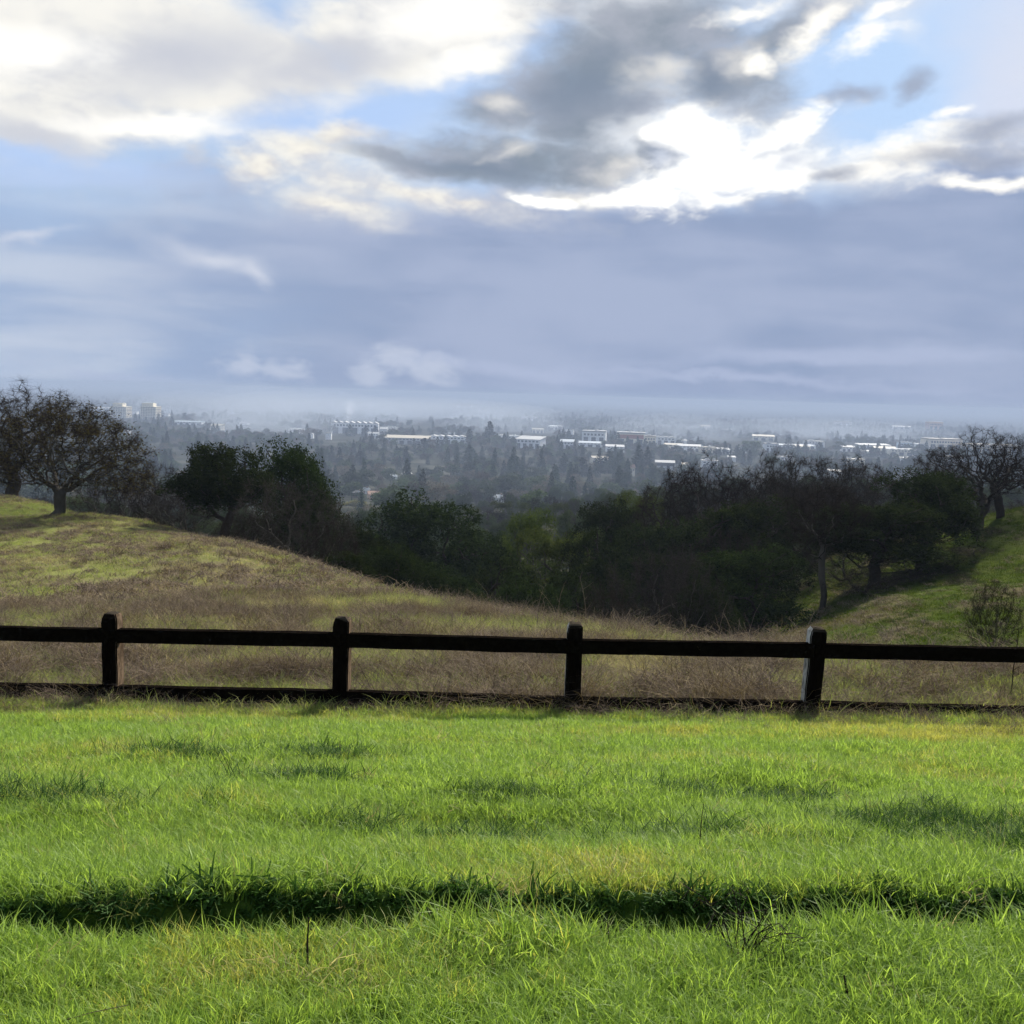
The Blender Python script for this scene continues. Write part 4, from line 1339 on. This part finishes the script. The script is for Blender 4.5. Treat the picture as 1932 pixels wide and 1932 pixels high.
W_(1293, 873, 884, 13, 1060, 'small cream lean-to beside the white roofed shop', 'cream', 'cream', 'mono')
W_(1338, 868, 880, 30, 1110, 'white workshop with a box on its roof, above the brown oaks', 'pale', 'white', 'flat', -.05)
W_(1380, 860, 867, 14, 1230, 'little white roof peeping over the brown oaks', 'white', 'white', 'mono')
W_(1575, 886, 894, 22, 1030, 'bright white shed glimpsed through the leafless oaks', 'white', 'white', 'mono')
W_(1716, 888, 895, 14, 1040, 'tiny white shed above the tallest evergreen oak', 'white', 'white', 'mono')
W_(356, 794, 804, 54, 1880, 'long pale blue shed behind the redwoods', 'pale', 'blue', 'mono', 0, .4, 5)
W_(233, 813, 821, 30, 1490, 'low white shed beside the crown of the hilltop oak', 'white', 'white', 'flat', 0, .5)
W_(312, 780, 790, 16, 2350, 'small white block close by the tower behind the redwoods', 'white', 'white', 'flat')
W_(253, 776, 787, 14, 2420, 'small white block between the two office towers', 'white', 'white', 'flat')
W_(461, 799, 806, 16, 1960, 'white shed fading into the mist', 'white', 'white', 'mono')
W_(588, 817, 828, 9, 1500, 'narrow white house end west of the sawtooth works', 'white', 'white', 'gable', 1.57)
W_(620, 816, 830, 11, 1480, 'white stuccoed block just under the sawtooth works', 'white', 'white', 'flat')
W_(705, 815, 826, 20, 1560, 'white cottage like shed in front of the sawtooth works', 'pale', 'white', 'gable')
W_(724, 806, 816, 14, 1700, 'pale shed at the east end of the sawtooth works', 'white', 'white', 'mono')
W_(852, 816, 822, 12, 1760, 'tiny white roof over the sawtooth warehouse', 'white', 'white', 'flat')
W_(757, 784, 790, 13, 2900, 'far white shed beyond the long cream roofed warehouse', 'white', 'white', 'flat')
W_(909, 775, 781, 23, 3700, 'far flat white roof out on the plain', 'white', 'white', 'flat')
W_(870, 762, 768, 40, 4600, 'farthest white plant, close to the horizon', 'white', 'white', 'flat')
W_(1590, 795, 805, 26, 3300, 'dim white block far out above the long stores', 'white', 'white', 'flat')
W_(1762, 796, 806, 26, 3200, 'dim pinkish block far out above the beige warehouse', 'pink', 'pink', 'flat')
W_(1130, 860, 876, 32, 1130, 'cream apartment block among conifers', 'cream', 'beige', 'gable', .2, .6, 4, name='apartment_block', cat='apartments')


def house(u, v_top, w_px, Y, label, wall, roof, yaw=0.0):
    e, w = site('house', 'house', label, u, v_top + 14, w_px, Y, yaw, 'houses among the trees')
    h = max(top_of(e, v_top, u, Y), 4.2)
    if h > 9:
        e.location.z += h - 7.5; h = 7.5
    d = w * .75; wh = h * .62
    Box().box(-w / 2, w / 2, -d / 2, d / 2, -6, wh).add('wall', wall, e)
    b = Box().prism([(-d / 2 - .5, wh - .05), (0, h), (d / 2 + .5, wh - .05), (0, wh + .02)], -w / 2 - .5, w / 2 + .5)
    b.v = [(y, x, z) for x, y, z in b.v]
    r = b.add('roof', roof, e)
    Box().box(w * .2, w * .2 + .8, -.4, .4, wh, h + .7).add('chimney', 'brown', r)
    windows(e, w * .9, -d / 2 - .05, wh * .25, wh * .85, 3, 1 if wh < 5 else 2, fw=.42)
    Box().box(-.5, .5, -d / 2 - .1, -d / 2 - .02, 0, 2.1).add('door', 'brown', e)
    sites.append((e.location.x, Y, w / 2 + 2, d / 2 + 5))
    sites.append((e.location.x * (1 - 22 / Y), Y - d / 2 - 17, w / 2 - .5, 17))


house(706, 926, 23, 690, 'two storey pinkish house with a tiled roof above the yellow green tree', 'pink', 'tile', .25)
house(673, 927, 22, 700, 'house with a long low grey roof next to the pinkish one', 'brown', 'slate', .1)
house(689, 924, 14, 725, 'small white walled house squeezed behind the pinkish one', 'white', 'grey', -.3)
house(672, 905, 19, 800, 'dark walled house with a pale grey roof', 'brown', 'grey', .0)
house(767, 897, 15, 880, 'white gabled house deep among the conifers', 'white', 'white', .9)
house(743, 906, 12, 850, 'small white roofed house downhill of the white gabled one', 'pale', 'white', .2)
house(872, 926, 14, 720, 'cream house beside the bare topped tree', 'cream', 'beige', .1)
house(941, 933, 17, 690, 'pale house with a white porch among dark oaks', 'pale', 'grey', .3)
house(925, 925, 10, 745, 'small cream house just above the pale one', 'cream', 'tile', -.2)
house(640, 884, 26, 900, 'dark roofed house in the shade of tall trees', 'brown', 'slate', .15)
house(362, 893, 22, 800, 'house with a broad grey roof beyond the brow of the hill', 'slate', 'grey', -.1)
house(384, 898, 12, 790, 'white sided house beside the broad grey roof', 'white', 'grey', .4)
house(1190, 876, 13, 960, 'cream house with a brown roof under tall conifers', 'cream', 'tile', .3)
house(1080, 893, 12, 900, 'ochre house half hidden by conifers', 'beige', 'tile', .1)

# further low blocks, too small and too much alike to tell apart
_g = random.Random(4)
_spots = [(1015, 812), (1048, 806), (1075, 815), (1320, 832), (1300, 845), (1420, 838), (1440, 826), (1512, 845), (1535, 838), (1560, 848), (1600, 846), (1620, 838), (1668, 850), (1690, 826),
          (1740, 842), (1755, 858), (1800, 866), (1840, 874), (1890, 846), (1915, 856), (960, 826), (940, 808), (1160, 846), (1215, 850), (1270, 842), (640, 808), (740, 812), (800, 808),
          (560, 812), (520, 806), (410, 806), (395, 816), (190, 772), (205, 800), (1000, 790), (1110, 792), (1330, 806), (1450, 806), (1700, 806), (1850, 812), (1480, 868), (1520, 872), (1610, 872), (1660, 872)]
for k, (u, v) in enumerate(_spots[::2] + _spots[1:9:3]):
    hz_ = 744 + (u - 966) * .0297; Y = 64 * FPX / max(v - hz_, 20)
    wpx = _g.uniform(14, 46) * min(1.0, 1700 / Y + .3)
    white_ = k % 3 != 0
    e = warehouse(u, v - _g.uniform(5, 8) * min(1.3, 1500 / Y), v, wpx, Y, 'low white roofed building among the trees of the town' if white_ else 'low cream walled building among the trees of the town',
                  'white' if white_ else 'cream', _g.choice(['white', 'pale', 'grey']) if white_ else 'cream', _g.choice(['flat', 'mono', 'gable']), _g.uniform(-.3, .3), _g.uniform(.5, .9), 3,
                  name='low_building', cat='building')
    e['group'] = 'low buildings scattered through the town'
# ------------------------------------------------------------------ trees of the plain
def far_conifer_mesh(seed, mat):
    g = np.random.default_rng(seed)
    C = []
    for k in range(34):
        t = (k + .5) / 34
        r = .25 * (1 - t) ** .75 * g.uniform(.75, 1.15) + .008
        m = max(3, int(9 * (1 - t) + 3))
        a = g.uniform(0, 6.28) + np.arange(m) * 2 * np.pi / m + g.normal(0, .25, m)
        rr = r * g.uniform(.45, 1.05, m)
        C.append(np.c_[rr * np.cos(a), rr * np.sin(a), .08 + .9 * t - .18 * rr + g.normal(0, .008, m)])
    V, F, T = leaves(np.concatenate(C), 3, .016, .042, seed, .2)
    tv, tf = tubes(np.array([(0, 0, -.03), (0, 0, .5), (0, 0, .97)]), [-1, 0, 1], np.array([.02, .014, .003]), [[1], [2], []], lambda r: True, 4)
    V, F, T = join((V, F, T), (tv, tf, np.zeros(len(tv))))
    return mesh_np('conifer', V, F, False, mat, {'tone': ('POINT', 'FLOAT', T)})


def far_round_mesh(seed, mat, n=460, size=.05, tall=.5):
    g = np.random.default_rng(seed)
    lob = lobe_cloud(seed, 11, .56, .46, tall - .08, .13, .24)
    C = []
    for (cx, cy_, cz, a, b, c) in lob:
        k = n // len(lob)
        d = g.normal(size=(k, 3)); d /= np.linalg.norm(d, axis=1)[:, None]
        d[:, 2] = np.where(d[:, 2] < -.3, -d[:, 2], d[:, 2])
        C.append(np.array([cx, cy_, cz]) + d * (1 - np.abs(g.normal(0, .18, k)))[:, None] * np.array([a, b, c]))
    V, F, T = leaves(np.concatenate(C), 3, .035, size, seed)
    tv, tf = tubes(np.array([(0, 0, -.05), (0.01, 0, .25), (0, 0, .6)]), [-1, 0, 1], np.array([.03, .02, .01]), [[1], [2], []], lambda r: True, 4)
    V, F, T = join((V, F, T), (tv, tf, np.zeros(len(tv))))
    return mesh_np('broadleaf', V, F, False, mat, {'tone': ('POINT', 'FLOAT', T)})


con_me = [far_conifer_mesh(500 + s, far_conifer) for s in range(4)]
rnd_me = [far_round_mesh(520 + s, far_green) for s in range(4)]
brn_me = [far_round_mesh(540 + s, far_brown, 420, .034) for s in range(3)]
yel_me = far_round_mesh(560, far_yellow, 700, .034)
SITES = np.array(sites)


def clear(x, y):
    k = np.ones(len(x), bool)
    for sx_, sy_, a, b in SITES:
        k &= ~((np.abs(x - sx_) < a) & (np.abs(y - sy_) < b))
    return k


def single(name, me, x, y, w, h, yaw, label, cat, group=None):
    o = link(name, me, label=label, cat=cat, group=group, loc=(x, y, tz(x, y) - .3))
    o.scale = (w, w, h); o.rotation_euler = (0, 0, yaw)
    return o


def lone(me, name, cat, label, u, v_top, w_px, Y, wk=1.0):
    d = ray(u, 850); x = d.x / d.y * Y
    h = at(u, v_top, Y).z - tz(x, Y)
    single(name, me, x, Y, w_px / FPX * Y / wk, h, u, label, cat)
    sites.append((x, Y, 6, 6))


# trees that stand out
lone(yel_me, 'broadleaf_tree', 'tree', 'yellow green round tree by the pinkish house', 672, 936, 52, 600, .92)
lone(brn_me[0], 'broadleaf_tree', 'tree', 'rounded tree with a bare tawny top behind the big round oak', 828, 908, 74, 600, .92)
lone(rnd_me[0], 'broadleaf_tree', 'tree', 'dark tree at the edge of the oak wood, below the factories', 1010, 921, 62, 480, .92)
for (u, vt, w, Y, lab) in [
    (261, 792, 14, 1800, 'first pointed redwood of the clump before the office towers'), (275, 786, 15, 1790, 'second redwood of the clump, its tip just under the near tower'),
    (290, 786, 15, 1800, 'narrow redwood in the middle of the clump'), (299, 779, 17, 1780, 'tallest redwood of the clump before the office towers'),
    (306, 783, 14, 1805, 'redwood pressed against the tallest of the clump'), (325, 785, 17, 1790, 'redwood at the open end of the clump'),
    (347, 800, 16, 1800, 'dark pointed conifer by the long pale blue shed'), (366, 797, 10, 1810, 'slim conifer before the long pale blue shed'),
    (378, 796, 10, 1820, 'slim conifer at the far end of the long pale blue shed'),
    (923, 794, 34, 1500, 'tall dark conifer towering over the warehouses'), (885, 808, 26, 1440, 'dark conifer at the end of the white sawtooth warehouse'),
    (810, 824, 20, 1330, 'conifer breaking the front of the long cream roofed warehouse'), (840, 820, 22, 1320, 'conifer before the white sawtooth warehouse'),
    (660, 800, 26, 1600, 'dark conifer standing before the sawtooth works'), (690, 802, 26, 1600, 'second dark conifer before the sawtooth works'), (708, 803, 24, 1590, 'bushy conifer nearest the end of the sawtooth works'),
    (719, 817, 30, 1350, 'wide conifer below the east end of the sawtooth works'), (886, 838, 46, 1050, 'big dark conifer in front of the town centre'),
    (755, 845, 60, 1080, 'broad dark conifer before the long cream roofed warehouse'), (680, 850, 44, 1000, 'dark conifer above the dark walled house'),
    (700, 868, 40, 930, 'dark conifer beside the white gabled house'), (800, 826, 46, 1200, 'tall conifer in the middle of the wooded plain'),
    (1030, 845, 52, 1100, 'broad conifer before the steep roofed factory'), (1150, 850, 56, 1000, 'dark conifer beside the cream apartment block'),
    (1172, 848, 30, 1010, 'narrow dark conifer next to the apartment block'), (1205, 838, 34, 1010, 'tall conifer between the apartment block and the white roofed shop'), (1222, 842, 34, 1015, 'conifer beside the tall one by the white roofed shop'),
    (1232, 872, 40, 900, 'dark conifer in front of the white roofed shop'), (1065, 858, 42, 980, 'conifer before the little two level shed'), (1100, 862, 46, 960, 'dark conifer left of the apartment block'),
    (1390, 840, 22, 1330, 'dark conifer before the small blue white shed'), (1415, 828, 50, 1350, 'wide dark tree standing before the sheds'), (1424, 846, 18, 1250, 'slim conifer before the wide dark tree'),
    (1463, 822, 12, 1600, 'slim spire of a conifer beside the stepped block'), (1487, 824, 30, 1560, 'dark conifer before the long pale blue store'), (1520, 830, 18, 1500, 'pointed conifer before the far end of the pale blue store'),
    (1545, 832, 16, 1500, 'slender conifer beyond the flat topped oak'), (1583, 830, 30, 1520, 'dark round conifer behind the leafless oaks'), (1630, 838, 22, 1450, 'conifer before the long white roofed store'),
    (1655, 836, 16, 1440, 'dark spire before the stepped rows of sheds'), (1668, 842, 14, 1430, 'small spire before the stepped rows of sheds'), (1735, 836, 26, 1500, 'conifer before the big beige warehouse'),
        (1292, 848, 30, 1200, 'dark conifer behind the small cream lean-to'), (1230, 848, 22, 1200, 'dark conifer behind the white roofed shop'), (1165, 815, 18, 1500, 'dark conifer next to the tall white hall')]:
    wide = 'wide' in lab or 'round' in lab
    lone(rnd_me[int(u) % 4] if wide else con_me[int(u) % 4], 'conifer_tree', 'tree', lab, u, vt, w, Y, .92 if wide else .52)
SITES = np.array(sites)

g = np.random.default_rng(5)


def town_points(n, y0, y1, power):
    y = y0 + (y1 - y0) * g.uniform(0, 1, n) ** power
    x = g.uniform(-1, 1, n) * (.53 * y + 20)
    k = clear(x, y) & ((y > 640) | (x < -.1 * y)) & (fbm(x / 110, y / 190, 4, 91) > .36 + .12 * sstep(y, 1300, 2000))
    return x[k], y[k]


# the nearest ones singly, the thousands beyond as one mass
x, y = town_points(3600, 500, 1500, 1.0)
o = np.argsort(y); x, y = x[o], y[o]
kinds = g.choice(3, len(x), p=[.16, .48, .36])
cnt = [0, 0, 0]
rest = np.zeros(len(x), bool)
lim = [235, 260, 230]
CON = 'dark pointed conifer in the wooded part of the town'
GRN = 'dark green round topped tree in the wooded part of the town'
BRN = 'grey brown leafless round tree in the wooded part of the town'
for i in range(len(x)):
    k = int(kinds[i])
    if cnt[k] >= lim[k]:
        rest[i] = True
        continue
    cnt[k] += 1
    yaw = g.uniform(0, 6.28)
    if k == 0:
        h = g.uniform(13, 25) * (.95 if y[i] < 1000 else .75); single('conifer_tree', con_me[g.integers(4)], x[i], y[i], h * g.uniform(.8, 1.15), h, yaw, CON, 'conifer', 'conifers among the houses')
    elif k == 1:
        h = 8 + 11 * g.uniform() ** 1.8; single('broadleaf_tree', rnd_me[g.integers(4)], x[i], y[i], h * g.uniform(.9, 1.3), h, yaw, GRN, 'broadleaf', 'broadleaf trees among the houses')
    else:
        h = 7 + 10 * g.uniform() ** 1.6; single('bare_tree', brn_me[g.integers(3)], x[i], y[i], h * g.uniform(.9, 1.25), h, yaw, BRN, 'bare tree', 'leafless trees among the houses')
xr, yr = x[rest], y[rest]
x2, y2 = town_points(9500, 1400, 3600, 1.25)
x3, y3 = town_points(5000, 3500, 9500, 1.3)
x = np.r_[xr, x2, x3]; y = np.r_[yr, y2, y3]
pick = g.choice(11, len(x), p=[.04] * 4 + [.13] * 4 + [.32 / 3] * 3)
size = np.where(pick < 4, g.uniform(12, 20, len(x)), 7 + 8 * g.uniform(0, 1, len(x)) ** 1.7) * (1 - .2 * sstep(y, 3200, 6000))
src = [bpy.data.objects.new('tree', m) for m in con_me + rnd_me + brn_me]
scatter('distant_woodland', src, np.c_[x, y, terrain(x, y) - .5], g.uniform(0, 6.28, len(x)), size, pick, g.uniform(0, 1, len(x)),
        label='hazy woodland and street trees spread over the plain to the horizon')
# low far ridge
# ------------------------------------------------------------------ single dead plants in the grass
stalk_m = paint('dead_stalk', (.022, .016, .013), .9, .4, .1)
pale_m = paint('pale_dead_stalk', (.17, .13, .085), .9, .4, .1)


def stick(pts, r, sides=5):
    pts = np.array(pts, float); n = len(pts)
    rad = np.linspace(r, r * .45, n)
    return tubes(pts, [-1] + list(range(n - 1)), rad, [[i + 1] for i in range(n - 1)] + [[]], lambda q: True, sides)


def merge(parts):
    V, F = [], []; o = 0
    for v, f in parts:
        V.append(v); F.append(f + o); o += len(v)
    return np.concatenate(V), np.concatenate(F)


def dead_stalk(u, v, Y, h, lean, r, mat, label, seed, twig=0):
    g = np.random.default_rng(seed)
    d = ray(u, v); x = d.x / d.y * Y; z = tz(x, Y)
    p = [(lean * h * t * t + g.normal(0, .01 * h), g.normal(0, .012 * h), -.03 + (h + .03) * t) for t in np.linspace(0, 1, 6)]
    parts = [stick(p, r)]
    for k in range(twig):
        q = np.array(p[2 + k % 4]); dd = np.array([g.uniform(-1, 1), g.uniform(-1, 1), g.uniform(.2, 1)]) * h * .22
        parts.append(stick([q, q + dd * .5 + g.normal(0, .01, 3), q + dd], r * .5, 4))
    V, F = merge(parts)
    link('dead_stalk', mesh_np('dead_stalk', V, F, True, mat), label=label, cat='dead stalk', loc=(x, Y, z))


dead_stalk(578, 1895, 2.95, .17, .02, .0045, stalk_m, 'upright black dead stalk in the front grass, the tallest of its kind', 1)
dead_stalk(634, 1790, 3.2, .10, .25, .003, stalk_m, 'short black dead stalk leaning over the lip of the rut', 2)
dead_stalk(822, 1830, 3.1, .09, .4, .002, stalk_m, 'thin dark dead stalk bending in the bright front grass', 3)
dead_stalk(1600, 1912, 2.85, .085, -.2, .006, stalk_m, 'thick black stub of a dead stalk low in the front grass', 4)
dead_stalk(1627, 1860, 3.0, .08, .1, .003, stalk_m, 'thin black stalk just above the thick stub', 5)
dead_stalk(1148, 1830, 3.2, .13, -.1, .0025, stalk_m, 'forked dark stalk between the rut and the dead thistle', 6, 3)
dead_stalk(1318, 1640, 4.3, .22, .03, .003, stalk_m, 'lone brown dead stalk standing above the lit grass beyond the rut', 7, 2)
dead_stalk(60, 1955, 2.55, .08, 3.0, .0022, pale_m, 'tan broken straw lying slantwise in the front corner', 8)
for i, (u, Y, h, lab) in enumerate([(1012, 20.5, .75, 'tallest weed stalk against the dark wood, nearer the middle post'), (1030, 21, .5, 'short branched weed stalk between two tall ones'),
                                    (1048, 20, .85, 'tall weed stalk touching the middle post top'), (1105, 20.5, .95, 'weed stalk rising behind the middle post on its far side'),
                                    (1352, 17.5, .7, 'weed stalk against the big evergreen bush'), (1380, 17.2, .55, 'shorter weed stalk by the big evergreen bush')]):
    dead_stalk(u, 1190, Y, h, .15 * (-1) ** i, .007, pale_m, lab, 20 + i, 5)
dead_stalk(1905, 1330, 12.5, .75, .04, .008, stalk_m, 'dark upright weed stalk behind the fence, near the lone shrub', 31, 4)
# a dead thistle sprawling in the front grass
g = np.random.default_rng(9)
d = ray(1395, 1800); Y = 3.12; x = d.x / d.y * Y
parts = []
for k in range(16):
    a = g.uniform(0, 6.28); h = g.uniform(.08, .26); out = g.uniform(.05, .24)
    p = [np.array([math.cos(a) * out * t, math.sin(a) * out * t * .7, h * math.sin(t * 2.1) - .02]) + g.normal(0, .006, 3) for t in np.linspace(0, 1, 6)]
    parts.append(stick(p, .0022, 4))
    for q in range(4):
        b = p[2 + q % 4]; dd = g.normal(size=3) * .045
        parts.append(stick([b, b + dd * .6, b + dd + np.array([0, 0, .012])], .0012, 3))
V, F = merge(parts)
link('dead_thistle', mesh_np('dead_thistle', V, F, False, stalk_m), label='sprawling dead thistle with dark bent twigs in the front grass', cat='dead weed', loc=(x, Y, tz(x, Y)))
# ------------------------------------------------------------------ the air
def air(name, dens, color, aniso=.0):
    m = bpy.data.materials.new(name); m.use_nodes = True
    N = NT(m.node_tree)
    v = N.new('ShaderNodeVolumePrincipled')
    v.inputs['Color'].default_value = (*color, 1); v.inputs['Density'].default_value = dens; v.inputs['Anisotropy'].default_value = aniso
    o = N.new('ShaderNodeOutputMaterial'); N.l.new(v.outputs[0], o.inputs['Volume'])
    return m


hz = Box().box(-12100, 12100, -70, 19100, float(GZ.min()) - 1.0, EYE.z + 9)
me = bpy.data.meshes.new('haze'); me.from_pydata(hz.v, [], hz.f); me.update()
me.materials.append(air('haze_air', 1.9e-4, (.335, .41, .555)))
link('haze', me, kind='stuff')


# the mist that lies low over the whole plain
ml = Box().box(-9000, 9000, 470, 13000, float(GZ.min()) - .5, 36)
me = bpy.data.meshes.new('mist_layer'); me.from_pydata(ml.v, [], ml.f); me.update()
me.materials.append(air('low_mist', 3.8e-4, (.345, .415, .55)))
link('mist_layer', me, kind='stuff', label='thin grey blue mist lying over the plain')


def puff_mesh():
    bm = bmesh.new(); bmesh.ops.create_icosphere(bm, subdivisions=3, radius=1.0)
    for v in bm.verts:
        n = .3 * (float(fbm(v.co.x * 1.7 + 5, v.co.y * 1.7 + v.co.z * 2.3, 3, 401)) - .5)
        v.co *= 1 + n
    me = bpy.data.meshes.new('mist'); bm.to_mesh(me); bm.free()
    return me


mist_m = air('mist_air', 8e-4, (.52, .585, .69))
pm_ = puff_mesh(); pm_.materials.append(mist_m)
for (u, v, Y, ru, rv, rd, rot, lab) in [
    (490, 786, 2000, 100, 50, 220, .2, 'bank of mist drifting past the redwoods'), (520, 800, 1700, 120, 36, 220, .3, 'mist thinning toward the sawtooth works'),
    (480, 830, 1450, 80, 30, 150, -.2, 'low mist over the trees this side of the redwoods'), (590, 768, 2700, 140, 26, 400, .1, 'far pale mist under the horizon'),
    (960, 800, 2000, 90, 26, 260, .2, 'mist beyond the tall dark conifer'), (1270, 815, 1900, 110, 28, 240, -.1, 'mist rising behind the factory bays'),
    (360, 775, 2500, 110, 30, 300, .1, 'mist in front of the far woods beyond the office towers'), (700, 785, 2300, 90, 24, 220, -.1, 'mist hanging beyond the sawtooth works'),
    (1560, 815, 2200, 200, 20, 300, 0, 'thin mist over the long stores'), (800, 775, 2900, 220, 20, 500, 0, 'thin mist over the far plain')]:
    c = at(u, v, Y)
    for q, k in enumerate((1.25, .95, .68, .42)):                       # thicker towards its middle
        o = link('mist_bank', pm_, kind='stuff', loc=c + Vector((q * 9 * (-1) ** q, 0, -q * 2)), label=lab)
        o.scale = (k * ru / FPX * Y, rd * .7 * k, k * rv / FPX * Y); o.rotation_euler = (0, 0, rot + .5 * q)
plume = puff_mesh(); plume.materials.append(air('steam', 1.2e-2, (.8, .84, .9)))
for k, (u, v, s, hh) in enumerate([(657, 792, 4, 10), (659, 780, 6, 12), (661, 769, 9, 12)]):
    o = link('steam', plume, kind='stuff', loc=at(u, v, 1745), label='thin column of steam over the sawtooth works')
    o.scale = (s, s, hh)
